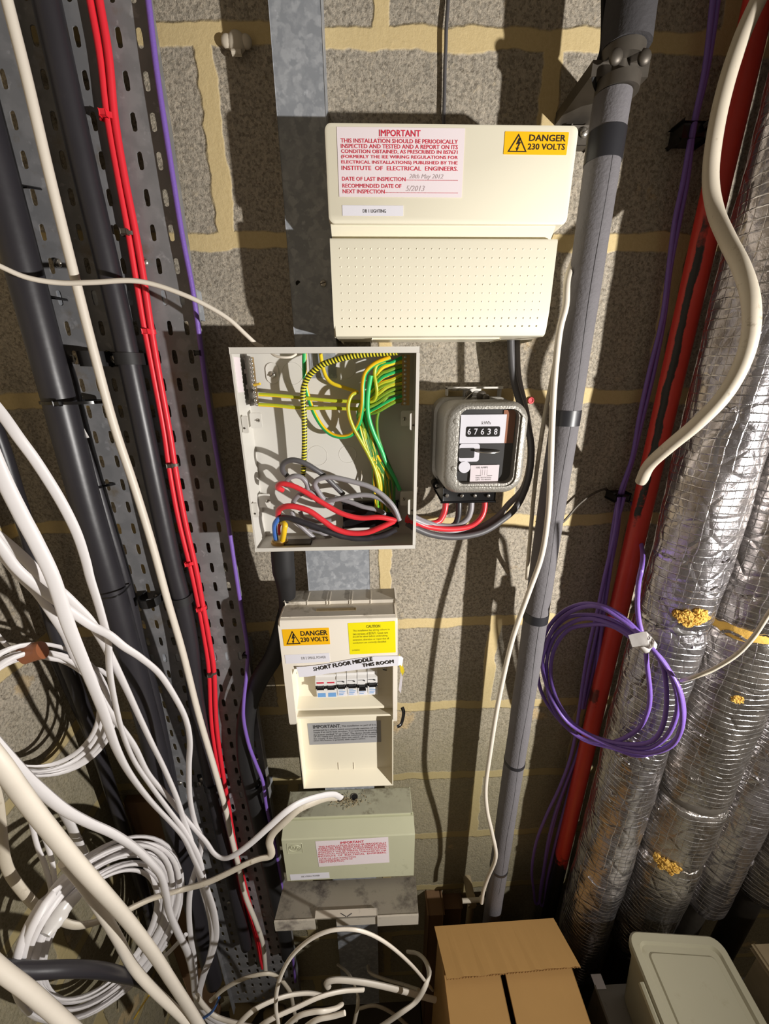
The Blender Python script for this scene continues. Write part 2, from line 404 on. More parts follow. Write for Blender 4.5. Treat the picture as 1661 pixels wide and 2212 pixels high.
def foil(name, tint, nu, nv, rough=.24, line=(.92, .92, .92), ls=.75):
    m_, nt, bs = nodes(name); uv = N(nt, 'ShaderNodeUVMap').outputs[0]; co = objco(nt)
    wob = N(nt, 'ShaderNodeSeparateColor'); nt.links.new(noise(nt, co, 22, 3, .5, 1), wob.inputs[0])
    s = N(nt, 'ShaderNodeSeparateXYZ'); nt.links.new(uv, s.inputs[0])
    def line_(v, dens, wv, wid):
        x = math_(nt, 'FRACT', math_(nt, 'ADD', math_(nt, 'MULTIPLY', v, dens), math_(nt, 'MULTIPLY', wv, .8)))
        x = math_(nt, 'ABSOLUTE', math_(nt, 'SUBTRACT', x, .5))
        return ramp(nt, x, ((0, (1, 1, 1)), (wid, (0, 0, 0))))
    g = math_(nt, 'MAXIMUM', math_(nt, 'MULTIPLY', line_(s.outputs[0], nu, wob.outputs[0], .05), .45), line_(s.outputs[1], nv, wob.outputs[1], .085))
    cr = noise(nt, co, 15, 2.5, .5); cr2 = noise(nt, co, 70, 5, .7)
    v = N(nt, 'ShaderNodeTexVoronoi'); v.feature = 'DISTANCE_TO_EDGE'; v.inputs['Scale'].default_value = 22; nt.links.new(co, v.inputs['Vector'])
    c = mixc(nt, noise(nt, co, 9, 5), tuple(x*.82 for x in tint), tint)
    c = mixc(nt, math_(nt, 'MULTIPLY', g, ls), c, line)
    dust = ramp(nt, noise(nt, co, 12, 7, .7), ((.50, (0, 0, 0)), (.70, (1, 1, 1))))
    c = mixc(nt, math_(nt, 'MULTIPLY', dust, .62), c, S(112, 94, 70))
    nt.links.new(c, bs.inputs['Base Color'])
    nt.links.new(ramp(nt, dust, ((0, (.96, .96, .96)), (1, (.7, .7, .7)))), bs.inputs['Metallic'])
    nt.links.new(ramp(nt, cr2, ((.3, (rough, rough, rough)), (.8, (rough+.14,)*3))), bs.inputs['Roughness'])
    h = math_(nt, 'ADD', math_(nt, 'MULTIPLY', cr, 2.2), math_(nt, 'MULTIPLY', cr2, .22))
    h = math_(nt, 'ADD', h, math_(nt, 'MULTIPLY', math_(nt, 'MINIMUM', v.outputs[0], .1), 1.8))
    h = math_(nt, 'ADD', h, math_(nt, 'MULTIPLY', g, .14))
    bump(nt, bs, h, .75, .006); return m_
M['foil'] = foil('scrim_foil', S(196, 192, 196), 26, 85, .17)
M['foil_b'] = foil('scrim_foil_wide', S(184, 178, 172), 34, 85, .2)

# red pipe with patches of black paint
def redpipe():
    m_, nt, bs = nodes('red_oxide_pipe_paint'); co = objco(nt)
    s = N(nt, 'ShaderNodeSeparateXYZ'); nt.links.new(co, s.inputs[0])
    n1 = noise(nt, co, 26, 6, .65)
    # black enamel patch along the room-facing left side on the upper half and at the foot
    side = math_(nt, 'MULTIPLY', math_(nt, 'SUBTRACT', math_(nt, 'MULTIPLY', s.outputs[0], .8), math_(nt, 'MULTIPLY', s.outputs[1], .6)), 30)
    side = math_(nt, 'ADD', side, math_(nt, 'MULTIPLY', math_(nt, 'SUBTRACT', n1, .5), .35))
    band = ramp(nt, math_(nt, 'ADD', side, .5), ((.24, (0, 0, 0)), (.28, (1, 1, 1)), (.54, (1, 1, 1)), (.58, (0, 0, 0))))
    zz = math_(nt, 'ADD', s.outputs[2], math_(nt, 'MULTIPLY', math_(nt, 'SUBTRACT', n1, .5), .25))
    up_ = ramp(nt, math_(nt, 'DIVIDE', zz, 3), ((.580, (0, 0, 0)), (.584, (1, 1, 1)), (.705, (1, 1, 1)), (.72, (0, 0, 0))))
    fac = math_(nt, 'MULTIPLY', band, up_)
    low = ramp(nt, math_(nt, 'DIVIDE', zz, 3), ((.255, (1, 1, 1)), (.262, (0, 0, 0))))
    lowband = ramp(nt, math_(nt, 'ADD', side, .5), ((.42, (1, 1, 1)), (.5, (0, 0, 0))))
    mid_ = ramp(nt, math_(nt, 'DIVIDE', zz, 3), ((.56, (1, 1, 1)), (.575, (0, 0, 0))))
    fac = math_(nt, 'MAXIMUM', fac, low)
    spot = ramp(nt, math_(nt, 'DIVIDE', zz, 3), ((.425, (0, 0, 0)), (.43, (1, 1, 1)), (.44, (1, 1, 1)), (.447, (0, 0, 0))))
    fac = math_(nt, 'MAXIMUM', fac, math_(nt, 'MULTIPLY', spot, math_(nt, 'MULTIPLY', lowband, .8)))
    c = mixc(nt, n1, S(196, 48, 36), S(212, 66, 56))
    c = mixc(nt, fac, c, S(26, 24, 24))
    nt.links.new(c, bs.inputs['Base Color']); bs.inputs['Roughness'].default_value = .38
    bump(nt, bs, noise(nt, co, 120, 4), .3, .001); return m_
M['redpipe'] = redpipe()
gm, nt, bs = nodes('window_glass')
tr = N(nt, 'ShaderNodeBsdfTransparent'); gs = N(nt, 'ShaderNodeBsdfGlossy'); gs.inputs['Roughness'].default_value = .03
mx = N(nt, 'ShaderNodeMixShader'); mx.inputs[0].default_value = .07; nt.links.new(tr.outputs[0], mx.inputs[1]); nt.links.new(gs.outputs[0], mx.inputs[2])
nt.links.new(mx.outputs[0], nt.nodes['Material Output'].inputs[0])
M['glass'] = gm

# ================================================================== the room
bm = B(); box(bm, -.66, 1.75, -.12, 0, -.02, 3.0); mk('wall_back', bm, M['wall'], smooth=False, kind='structure', label='rough grey concrete block wall with sandy yellow mortar joints')
bm = B(); box(bm, -.76, -.64, -.12, 1.5, -.02, 3.0); mk('wall_left', bm, M['wall_side'], smooth=False, kind='structure', label='side wall of grey concrete blocks behind the white cables')
bm = B(); box(bm, -.76, 1.75, -.12, 1.5, -.06, 0); mk('floor', bm, M['floor'], smooth=False, kind='structure', label='dark dusty concrete floor')

# ================================================================== steel cable tray
TX0, TX1, TD = -.458, -.247, .035
tray = new_empty('cable_tray', (-.35, -.03, .12), 'tall galvanised perforated cable tray on the wall, carrying the black and red cables', 'cable tray')
def tray_bed():
    bm = B(); NX, NZ = .0243, .0391
    xs = [-.2675-NX*k for k in range(8)]; zs = [2.36-NZ*n for n in range(-3, 57)]
    for cx in xs:
        for cz in zs:
            hx0 = cx-NX/2 if cx != xs[-1] else TX0; hx1 = cx+NX/2 if cx != xs[0] else TX1
            hz = NZ/2; inner = []; outer = []
            r = .0038; hl = .0098
            angs = [math.radians(a) for a in (0, 35, 62, 90, 118, 145, 180, 215, 242, 270, 298, 325)]
            for a in angs:
                ix = cx+r*math.cos(a); iz = cz+r*math.sin(a)+(hl-r)*(1 if math.sin(a) > 1e-6 else (-1 if math.sin(a) < -1e-6 else 0))
                inner.append((ix, iz))
            corner = {1: (hx1, cz+hz), 5: (hx0, cz+hz), 7: (hx0, cz-hz), 11: (hx1, cz-hz)}
            for i in range(12):
                if i in corner: outer.append(corner[i])
                elif i in (2, 3, 4): outer.append((inner[i][0], cz+hz))
                elif i in (8, 9, 10): outer.append((inner[i][0], cz-hz))
                elif i == 0: outer.append((hx1, cz))
                else: outer.append((hx0, cz))
            vi = [bm.verts.new((x, -TD, z)) for x, z in inner]; vo = [bm.verts.new((x, -TD, z)) for x, z in outer]
            vb = [bm.verts.new((x, -TD+.0014, z)) for x, z in inner]; vob = [bm.verts.new((x, -TD+.0014, z)) for x, z in outer]
            for i in range(12):
                j = (i+1) % 12
                bm.faces.new((vi[i], vi[j], vo[j], vo[i])); bm.faces.new((vb[i], vi[i], vi[j], vb[j])); bm.faces.new((vb[i], vob[i], vob[j], vb[j]))
    bmesh.ops.remove_doubles(bm, verts=bm.verts, dist=1e-6)
    return bm
bed = tray_bed()
mk('tray_bed', bed, M['tray'], tray, smooth=False)
for x in (TX0, TX1):
    bm = B(); box(bm, x-.0008, x+.0008, TD-.0014, TD+.0125, .12, 2.5); mk('flange', bm, M['tray'], tray, smooth=False)
for z in (2.08, 1.46, 1.06, .6):
    bm = B(); box(bm, -.47, -.252, .001, TD-.0014, z-.02, z+.02); mk('support_channel', bm, M['galv'], tray, smooth=False)
def screw(parent, p, r=.006, name='screw', slot=True):
    bm = B(); dome(bm, p, r, flat=.55, mi=0); cyl(bm, p, Vector(p)+Vector((0, .004, 0)), r*.5, n=10)
    a = random.uniform(0, 3)
    if slot:
        q = Vector(p)+Vector((0, -r*.5, 0)); dx = Vector((math.cos(a)*r*.85, 0, math.sin(a)*r*.85))
        b = bmesh.new(); bmesh.ops.create_cube(b, size=1)
        mt = Matrix.Translation(q) @ Matrix.Rotation(-a, 4, 'Y') @ Matrix.Diagonal((r*1.7, .0014, .0013, 1))
        bmesh.ops.transform(b, matrix=mt, verts=b.verts); join(bm, b, 1)
    return mk(name, bm, [M['steel'], M['dark_steel']], parent)
for x, y in ((125, 568), (312, 566), (155, 775), (223, 772), (288, 1290), (338, 1290), (388, 1692), (431, 1693), (547, 1694), (495, 1950), (592, 1948)):
    q = P(x, y, TD+.003); screw(tray, q, .0058)

# ================================================================== galvanised trunking behind the boards
def trunking(x0, x1, d0, d1, z0, z1, label, holes=()):
    e = new_empty('cable_trunking', ((x0+x1)/2, -(d0+d1)/2, z0), label, 'trunking')
    bm = B(); box(bm, x0+.001, x1-.001, d0, d1-.003, z0, z1); mk('channel', bm, M['galv'], e, smooth=False)
    bm = B(); box(bm, x0, x1, d1-.008, d1, z0+.0005, z1, .0006, 1); mk('lid', bm, M['galv'], e, smooth=False)
    return e
tr1 = trunking(-.109, -.0495, 0, .054, 1.73, 2.9, 'upper galvanised steel trunking running down behind the white fuse board and open box')
screw(tr1, P(698, 612, .055), .0045)
bm = B(); cyl(bm, P(644, 612, .0542), P(644, 612, .053), .0035, n=14); mk('screw_hole', bm, M['dark'], tr1)
tr2 = trunking(-.119, -.008, 0, .050, .15, 1.72, 'wide galvanised trunking visible between the open box and the small power board')

# ================================================================== pipes
def pipe_px(xl, xr, y, d):
    a, b = P(xl, y, d), P(xr, y, d); return (a.x+b.x)/2, (b.x-a.x)/2
# grey foam insulated pipe
def straight(x, d, z0, z1, n=14, jit=0.0):
    return [Vector((x+random.uniform(-jit, jit), -d, z0+(z1-z0)*i/n)) for i in range(n+1)]
FX, FD, FR = .287, .088, .0205
fp = new_empty('insulated_pipe', (FX, -FD, .05), 'grey foam lagged pipe banded with black tape, running right of the white fuse board', 'pipe')
bm = B(); tube(bm, straight(FX, FD, .30, 2.285, 30, .0006), FR, 28, 1, raw=True)
mk('foam_sleeve', bm, M['foam'], fp, label='grey foam sleeve')
bm = B(); pts = [Vector((FX-.0005+.0012*math.sin(i*.7), -FD-FR+.0002, .8+i*.03)) for i in range(49)]
tube(bm, pts, .0005, 6, 1, raw=True); mk('sleeve_seam', bm, M['foam_dark'], fp)
bm = B(); tube(bm, straight(FX+.006, FD, 2.325, 2.95, 20, .001), .0265, 28, 1, raw=True, noise=.02); mk('old_sleeve', bm, M['foam_dark'], fp, label='older and thicker dark sleeve')
bm = B(); cyl(bm, (FX+.003, -FD, .05), (FX+.003, -FD, 2.95), .011, n=20); mk('bare_pipe', bm, M['dark_steel'], fp)
bm = B()
for yy in (2.318, 2.292):
    cyl(bm, (FX+.004, -FD, yy-.006), (FX+.004, -FD, yy+.006), .0235, n=24)
for k in (-1, 1): dome(bm, (FX+.004+k*.016, -FD-.019, 2.308), .0075, flat=.6)
box(bm, FX-.03, FX+.036, 0.0, FD+.004, 2.300, 2.314)
mk('pipe_clip', bm, M['dark_steel'], fp, label='dull steel pipe clip with two screws')
for y, h in ((298, .030), (905, .022), (1343, .017), (1660, .008), (1888, .008)):
    z = P(1220, y, FD+FR).z; bm = B(); cyl(bm, (FX, -FD, z-h/2), (FX, -FD, z+h/2), FR+.0009, n=32); mk('tape_band', bm, M['tape_black'], fp)
# red pipe
RX, RD, RR = .4725, .040, .0165
bm = B(); tube(bm, straight(RX, RD, .02, 2.95, 40), RR, 28, 1, raw=True)
rp = mk('red_pipe', bm, M['redpipe'], label='red painted steel pipe with flaking black paint, beside the silver lagging', cat='pipe')

# foil lagged pipes
def foil_pipe(x, d, r, z0, z1, label, joints=(), mat='foil', seed=1, gap=.012, wool=(), bands=('insulation',)):
    rnd = random.Random(seed)
    e = new_empty('foil_lagged_pipe', (x, -d, z0), label, 'pipe', None)
    cuts = [z0]+sorted(joints)+[z1]
    bm = B(); cyl(bm, (x, -d, 0), (x, -d, z1+.04), r*.45, n=18); mk('steel_pipe', bm, M['dark_steel'], e)
    for a, b in zip(cuts, cuts[1:]):
        n = max(6, int((b-a)/.012)); bm = B(); uvl = bm.loops.layers.uv.verify(); K = 48; rings = []
        a2, b2 = a+gap/2, b-gap/2
        off = [rnd.uniform(-.02, .02) for _ in range(K)]
        for i in range(n+1):
            z = a2+(b2-a2)*i/n; ring = []
            edge = min(i, n-i)
            for k in range(K):
                t = 2*math.pi*k/K
                q = r*(1+.022*math.sin(3*t+z*9+seed)+.016*math.sin(5*t-z*23+seed*2)+.010*math.sin(7*t+z*61)+rnd.uniform(-.006, .006))
                if edge == 0: q *= .93
                if edge == 0: zz = z+rnd.uniform(-.004, .004)
                else: zz = z
                ring.append(bm.verts.new((x+q*math.cos(t), -d-q*math.sin(t), zz)))
            rings.append(ring)
        for i in range(n):
            for k in range(K):
                j = (k+1) % K
                f = bm.faces.new((rings[i][k], rings[i][j], rings[i+1][j], rings[i+1][k]))
                for lp, u, v in zip(f.loops, (k/K, (k+1)/K, (k+1)/K, k/K), (i, i, i+1, i+1)): lp[uvl].uv = (u, a2+(b2-a2)*v/n)
        bm.faces.new(rings[0]); bm.faces.new(rings[-1])
        mk('foil_jacket', bm, M[mat], e, sharp=60)
    for ji, z in enumerate(joints):
        bm = B(); pts = []; rm = bands[ji % len(bands)]
        K = 40
        for rr, dz in ((r*.90, -gap), (r*.955, -gap*.3), (r*.96, gap*.3), (r*.9, gap)):
            pts.append([bm.verts.new((x+rr*(1+rnd.uniform(-.02, .02))*math.cos(2*math.pi*k/K), -d-rr*(1+rnd.uniform(-.02, .02))*math.sin(2*math.pi*k/K), z+dz+rnd.uniform(-.003, .003))) for k in range(K)])
        for p_, q_ in zip(pts, pts[1:]):
            for k in range(K): bm.faces.new((p_[k], p_[(k+1) % K], q_[(k+1) % K], q_[k]))
        mk('exposed_insulation' if rm == 'insulation' else 'joint_band', bm, M[rm], e, label='yellow mineral wool showing at a joint' if rm == 'insulation' else None)
    for (wx, wy, s) in wool:   # torn tufts of wool on the room side
        q = P(wx, wy, d+r); bm = B()
        for i in range(14):
            a = rnd.uniform(0, 6.28); c = q+Vector((rnd.uniform(-s, s)*1.6, rnd.uniform(-.001, .006), rnd.uniform(-s, s)))
            off_ = c-Vector((x, -d, c.z)); off_.z = 0; c = Vector((x, -d, c.z))+off_.normalized()*(r*1.0)
            dome(bm, c, rnd.uniform(.003, .008), nrm=off_, flat=rnd.uniform(.25, .5))
        for v in bm.verts: v.co += Vector((rnd.uniform(-1, 1), rnd.uniform(-1, 1), rnd.uniform(-1, 1)))*.0016
        mk('torn_wool', bm, M['insulation'], e, smooth=False, label='yellow wool poking through torn foil')
    # foil rags: crumpled ridges on the surface
    bm = B()
    for i in range(int((z1-z0)*9)):
        zc = rnd.uniform(z0+.05, z1-.05); t = rnd.uniform(0, math.pi); ln = rnd.uniform(.01, .04)
        pts = []
        for k in range(6):
            tt = t+(k/5-.5)*ln/r*rnd.uniform(.9, 1.1); zz = zc+rnd.uniform(-.004, .004)
            pts.append(Vector((x+r*1.0*math.cos(tt), -d-r*1.0*math.sin(tt), zz)))
        tube(bm, pts, rnd.uniform(.0012, .0026), 5, 2, flat=1)
    mk('foil_crease', bm, M[mat], e, kind='stuff')
    return e
AZ = [P(1480, 1330, .11).z]
foil_pipe(.517, .110, .0535, .50, 2.95, 'silver foil lagged pipe nearest the red pipe, torn with yellow wool half way down', AZ, 'foil', 3, .006, bands=('foil',),
          wool=((1500, 1340, .007), (1520, 1330, .008), (1475, 1338, .006)))
BX, BR = pipe_px(1425, 1568, 1700, .115); BD = .098
foil_pipe(BX, BD, BR, .60, 2.95, 'fattest silver foil lagged pipe with a yellow wool ring at its open joint', [P(1560, 1395, .17).z, P(1480, 1765, .17).z, P(1420, 1890, .17).z], 'foil_b', 8, .014, bands=('insulation', 'dark_steel', 'foil_b'), wool=((1440, 1890, .014), (1420, 1887, .010), (1455, 1884, .010), (1600, 1520, .004)))
x, r = pipe_px(1510, 1558, 1800, .05); foil_pipe(x, .04, r, .70, 2.9, 'slim silver lagged pipe squeezed between two fat foil pipes', (), 'foil_b', 11)
x, r = pipe_px(1560, 1648, 1800, .145); foil_pipe(x, .125, r, .78, 2.9, 'silver foil lagged pipe right of the slim pipe at the right edge', (), 'foil', 14)
x, r = pipe_px(1617, 1720, 1890, .13); foil_pipe(x, .11, r, .80, 2.9, 'dark silver lagged pipe cut off by the right edge of the photo, low down', [1.05], 'foil_b', 19)

# ================================================================== black cables on the tray
def cable(name, label, path, r, mat, cat='cable', group=None, n=10, sub=6, flat=1.0, twist=0.0, parent=None, rfun=None, raw=False, noise=0):
    bm = B(); tube(bm, path, r, n, sub, flat, twist, rfun=rfun, raw=raw, noise=noise)
    return mk(name, bm, M[mat] if isinstance(mat, str) else mat, parent, label=label, cat=cat, group=group)
def px_r(px, p): return px*axial(p)/F/2
big = cable('armoured_cable', 'thickest black cable, strapped down the left edge of the steel tray', [Vector((x, -d, z)) for x, d, z in ((-.442, .078, 2.8), (-.442, .078, 2.3), (-.4435, .079, 2.0), (-.4455, .08, 1.8), (-.444, .08, 1.65), (-.4445, .08, 1.5), (-.446, .08, 1.3), (-.452, .08, 1.05), (-.458, .08, .8), (-.462, .08, .4))], .0205, 'black', n=24)
side = cable('armoured_cable', 'black cable tucked between the thickest cable and the tray, with two pale scuffs', pp([(-60, 260), (5, 430), (60, 610), (112, 740), (142, 803), (163, 885), (196, 1007), (232, 1130), (271, 1262), (302, 1400), (330, 1500), (352, 1600), (372, 1700), (402, 1860), (420, 1960)], .056), .0115, 'black', n=18)
sec = cable('armoured_cable', 'middle black cable held by a strap clamp, just left of the red cables', [Vector((x, -d, z)) for x, d, z in ((-.357, .0515, 2.8), (-.356, .0515, 2.3), (-.3515, .0515, 2.1), (-.3505, .0515, 2.0), (-.351, .0515, 1.7), (-.348, .0515, 1.6), (-.350, .0515, 1.5), (-.362, .0515, 1.35), (-.368, .0515, 1.1), (-.37, .0515, .5))], .0148, 'black', n=20)
low = cable('armoured_cable', 'black cable hanging away from the tray at the far left, behind the white cables', pp([(-60, 800), (0, 960), (32, 1060), (65, 1170), (98, 1290), (132, 1400), (170, 1500), (212, 1620), (250, 1740), (285, 1850), (320, 1960), (345, 2080)], .05, .05), .0115, 'black', n=16)
low2 = cable('armoured_cable', 'second black cable at far left running down to the floor, partly behind brown strip', pp([(120, 1420), (165, 1520), (200, 1600), (236, 1700), (270, 1800), (305, 1900), (335, 2000)], .03, .03), .010, 'black', n=14)
# pale scuffs
for L in (((175, 905), (178, 925), (193, 950), (197, 960)), ((163, 912), (170, 940), (185, 965), (205, 990))):
    pass
bm = B()
for (x0, y0, x1, y1) in ((152, 878, 176, 922), (166, 902, 190, 946)):
    a = P(x0, y0, .0682); b = P(x1, y1, .0682); tube(bm, [a, a.lerp(b, .5)+Vector((0, -.0004, 0)), b], .0022, 6, 3, flat=.35)
mk('paint_scuff', bm, M['tape_clear'], side, label='pale grey scuff marks')
def saddle(cx, cz, r, d, hw, label, tabs=(-1, 1), width=.016, mat='black_matt'):
    e = new_empty('cable_clamp', (cx, -TD, cz), label, 'clamp')
    bm = B(); K = 14; prof = []
    outer = []; inner = []
    for k in range(K+1):
        t = math.pi*k/K
        outer.append((cx+(r+.003)*math.cos(t), -(d+(r+.003)*math.sin(t)))); inner.append((cx+(r+.0004)*math.cos(t), -(d+(r+.0004)*math.sin(t))))
    for A, zz in ((1, cz-width/2), (2, cz+width/2)): pass
    vo = [[bm.verts.new((x, y, z)) for x, y in outer] for z in (cz-width/2, cz+width/2)]
    vi = [[bm.verts.new((x, y, z)) for x, y in inner] for z in (cz-width/2, cz+width/2)]
    for k in range(K):
        bm.faces.new((vo[0][k], vo[0][k+1], vo[1][k+1], vo[1][k])); bm.faces.new((vi[0][k], vi[0][k+1], vi[1][k+1], vi[1][k]))
        for s in (0, 1): bm.faces.new((vo[s][k], vo[s][k+1], vi[s][k+1], vi[s][k]))
    for s in (-1, 1):
        x0, x1 = sorted((cx+s*(r+.0005), cx+s*(r+.003))); box(bm, x0, x1, TD+.0005, d+.001, cz-width/2, cz+width/2)
    mk('strap', bm, M[mat], e, sharp=50)
    for s in tabs:
        x0, x1 = sorted((cx+s*(r+.001), cx+s*(r+hw))); bm = B(); box(bm, x0, x1, TD+.0005, TD+.004, cz-width/2, cz+width/2, .001, 1); mk('foot', bm, M[mat], e)
        screw(e, Vector((cx+s*(r+hw*.55), -(TD+.006), cz)), .0058, 'clamp_screw')
    return e
z1 = P(262, 775, .06).z; z2 = P(380, 1300, .06).z
saddle(-.3505, z1, .0152, .0515, .022, 'black strap clamp on the middle black cable, level with the top of the open box', (-1,))
saddle(-.3485, z2, .0152, .0515, .022, 'black strap clamp on the middle black cable, level with the lower board top', (-1,))
saddle(-.400, P(160, 775, .06).z, .0142, .053, .024, 'black clamp on the thick left cable, its screw beside the cream cable', (1,), .020)
saddle(-.402, z2+.002, .0142, .055, .022, 'black clamp with round screw at the lower end of the thick left cables', (1,))
saddle(-.365, P(410, 1693, .05).z, .0152, .0515, .022, 'lower tray clamp with two pale screws behind the white cables', (-1,))

# red pair on tray
REDP = [(195, -60), (205, 0), (226, 120), (240, 250), (262, 380), (285, 500), (302, 600), (318, 700), (336, 800), (360, 930), (372, 1010), (392, 1120), (418, 1230), (432, 1300), (445, 1370), (457, 1450), (462, 1560), (474, 1650), (490, 1740), (505, 1830), (520, 1890), (535, 1950), (552, 2010), (570, 2090)]
for s, nm in ((-1, 'left cable of the bright red pair tied down the middle of the tray'), (1, 'right cable of the bright red pair tied down the middle of the tray')):
    base = pp(REDP, .0425)
    pts = []
    for i, q in enumerate(base): pts.append(q + Vector((s*.0046, 0, 0))*(1+.12*math.sin(i*1.3)))
    cable('fire_alarm_cable', nm, pts, .0043, 'red', n=12)
def tie_band(center, w_, dth, h, label, mat='black_gloss', group=None, parent=None, name='cable_tie'):
    e = new_empty(name, center, label, 'cable tie', group)
    bm = B(); x, y, z = center
    secs = []
    K = 20; lo_, li_ = [], []
    vo = []
    for zz in (z-h/2, z+h/2):
        for s in (1, .82): vo.append([bm.verts.new((x+w_*s*math.cos(2*math.pi*k/K), y+dth*s*math.sin(2*math.pi*k/K), zz)) for k in range(K)])
    for a, b in ((0, 2), (1, 3), (0, 1), (2, 3)):
        for k in range(K): bm.faces.new((vo[a][k], vo[a][(k+1) % K], vo[b][(k+1) % K], vo[b][k]))
    mk('band', bm, M[mat], e)
    bm = B(); box(bm, x-.004, x+.004, -y+dth-.001, -y+dth+.004, z-.003, z+.003, .0008, 1); mk('buckle', bm, M[mat], e)
    return e
for (x, y, mt, lb) in ((233, 253, 'red', 'red cable tie nearest the top of the red cables'), (276, 505, 'dark_steel', 'brown wire tie on the red cables above the tray screw'), (321, 717, 'red', 'thin red tie on the red cables near the black clamp'),
                   (372, 1004, 'dark_steel', 'brown wire tie on the red cables beside the open box'), (410, 1215, 'red', 'red tie with a pale tail on the red cables'), (434, 1312, 'red', 'dark red tie at the edge of the lit red cables'), (457, 1453, 'dark_steel', 'thin wire tie on the red cables beside the small power board')):
    q = P(x, y, .0425); tie_band(q, .0105, .0062, .0045 if mt != 'red' else .006, lb, mt)

# purple along tray edge
cable('data_cable', 'purple cable running down the right hand edge of the steel tray', pp([(310, -60, .048), (320, 0, .048), (338, 150, .048), (362, 310, .048), (392, 500, .048), (415, 620, .048), (431, 730, .048), (447, 850, .048), (471, 1000, .048), (493, 1130, .048), (511, 1250, .048), (525, 1340, .048), (534, 1400, .048), (533, 1450, .060), (526, 1520, .074), (527, 1560, .076), (538, 1610, .076), (553, 1650, .076), (568, 1690, .078), (575, 1740, .070), (586, 1790, .048), (598, 1850, .048), (608, 1910, .048), (620, 1980, .048), (630, 2050, .048), (638, 2120, .048)]), .0035, 'purple')
for (x, y, lb) in ((431, 763, 'black cable tie on the purple tray cable beside the open box corner'), (531, 1412, 'black cable tie on the purple tray cable beside the small power board')):
    q = P(x, y, .046); tie_band(q, .0055, .0055, .0035, lb)
# ties on the thick black cables
for (x, y, w_, lb) in ((125, 868, .045, 'black tie strapped round both thick left cables'),):
    q = P(x+10, y, .07); tie_band(Vector((-.425, -.075, q.z)), w_, .032, .004, lb, 'black_gloss')
for (a, b, lb) in (((205, 1055), (248, 1045), 'black tie tail poking into the tray below the scuffed cable'), ((30, 410), (88, 408), 'black tie through the tray slots near the top left screw'), ((90, 645), (145, 648), 'black tie through the tray slot below the upper left screw')):
    p0 = P(a[0], a[1], .07); p1 = P(b[0], b[1], .037); cable('cable_tie', lb, [p0, p0.lerp(p1, .5)+Vector((0, -.004, .001)), p1], .0022, 'black_gloss', 'cable tie', n=6, flat=.6)
cable('cable_tie', 'loose black tie looped over the thick left cable above the lower clamp', pp([(222, 1293, .11), (245, 1290, .113), (265, 1280, .10), (282, 1262, .065)]), .0014, 'black_gloss', 'cable tie', n=6)
# round white cable down the tray
cable('power_cable', 'round cream cable crossing in front of the tray from top left to bottom', pp([(-5, -80, .10), (15, 0, .10), (58, 170, .10), (100, 350, .10), (148, 545, .10), (200, 750, .10), (245, 915, .10), (290, 1050, .10), (330, 1180, .10), (360, 1290, .10), (395, 1410, .095), (428, 1540, .09), (463, 1660, .085), (488, 1750, .08), (498, 1800, .075), (515, 1870, .07), (530, 1935, .07), (552, 1990, .07), (568, 2040, .07), (574, 2100, .07)]), .0056, 'cream_cable', n=14)
# thin cream flex crossing the tray into the open box
cable('flex', 'thin cream flex sagging across the tray and into the top of the open box', pp([(-60, 545, .16), (0, 575, .15), (60, 600, .14), (130, 611, .13), (200, 610, .125), (280, 606, .12), (335, 615, .115), (400, 638, .11), (450, 662, .105), (495, 690, .10), (530, 722, .095), (552, 742, .09), (568, 750, .085)]), .0029, 'cream_cable', n=10)

# ================================================================== upper white fuse board
x0, x1, z0, z1 = rect(706, 266, 1236, 728, .11)
zt = P(960, 266, .11).z; zb = P(960, 727, .11).z; zm1 = P(960, 484, .11).z; zm2 = P(960, 513, .11).z; x0 = P(706, 400, .11).x; x1 = P(1236, 400, .11).x
db1 = new_empty('fuse_board', ((x0+x1)/2, -.05, zb), 'large cream plastic fuse board with a red-lettered notice and an amber danger sign', 'fuse board')
bm = B(); box(bm, x0+.006, x1-.006, 0, .05, zb+.002, zt-.003, .004, 2); box(bm, x0+.05, x1-.065, .045, .092, zb-.002, zb+.01, .001, 1); mk('base', bm, M['cream'], db1)
bm = B(); loft(bm, [((x0+x1)/2, (zt+zm1)/2, x1-x0, zt-zm1, .002, .045), ((x0+x1)/2, (zt+zm1)/2, x1-x0, zt-zm1, .007, .106), ((x0+x1)/2, (zt+zm1)/2, x1-x0-.001, zt-zm1-.001, .007, .109), ((x0+x1)/2, (zt+zm1)/2, x1-x0-.006, zt-zm1-.006, .006, .110)])
mk('upper_cover', bm, M['cream'], db1, sharp=35)
bm = B(); prism(bm, [(.045, zm1+.001), (.1045, zm1+.001), (.1045, zm1-.001), (.096, zm2+.004), (.090, zm2-.003), (.045, zm2-.003)], x0+.002, x1-.012); mk('groove', bm, M['cream'], db1, smooth=False)
bm = B(); dx0, dx1 = x0+.0005, x1-.009
prism(bm, [(.048, zm2), (.103, zm2), (.1085, zm2-.001), (.110, zm2-.004), (.110, zb+.03), (.109, zb+.008), (.106, zb+.001), (.100, zb), (.05, zb)], dx0, dx1)
bmesh.ops.bevel(bm, geom=[e for e in bm.edges if abs(e.verts[0].co.x-e.verts[1].co.x) < 1e-6 and abs(e.verts[0].co.z-zb) < .012], offset=.002, segments=2, affect='EDGES')
for i in range(28):
    for j in range(10):
        cx = dx0+.012+(dx1-dx0-.026)*(i+(.0))/27; cz = zm2-.012-(zm2-zb-.024)*j/9
        b = bmesh.new(); bmesh.ops.create_cone(b, cap_ends=True, segments=6, radius1=.0011, radius2=.0005, depth=.0007)
        for v in b.verts: v.co = Vector((cx+v.co.x, -.1103-v.co.z, cz+v.co.y))
        join(bm, b)
mk('lower_door', bm, M['cream'], db1, sharp=35)
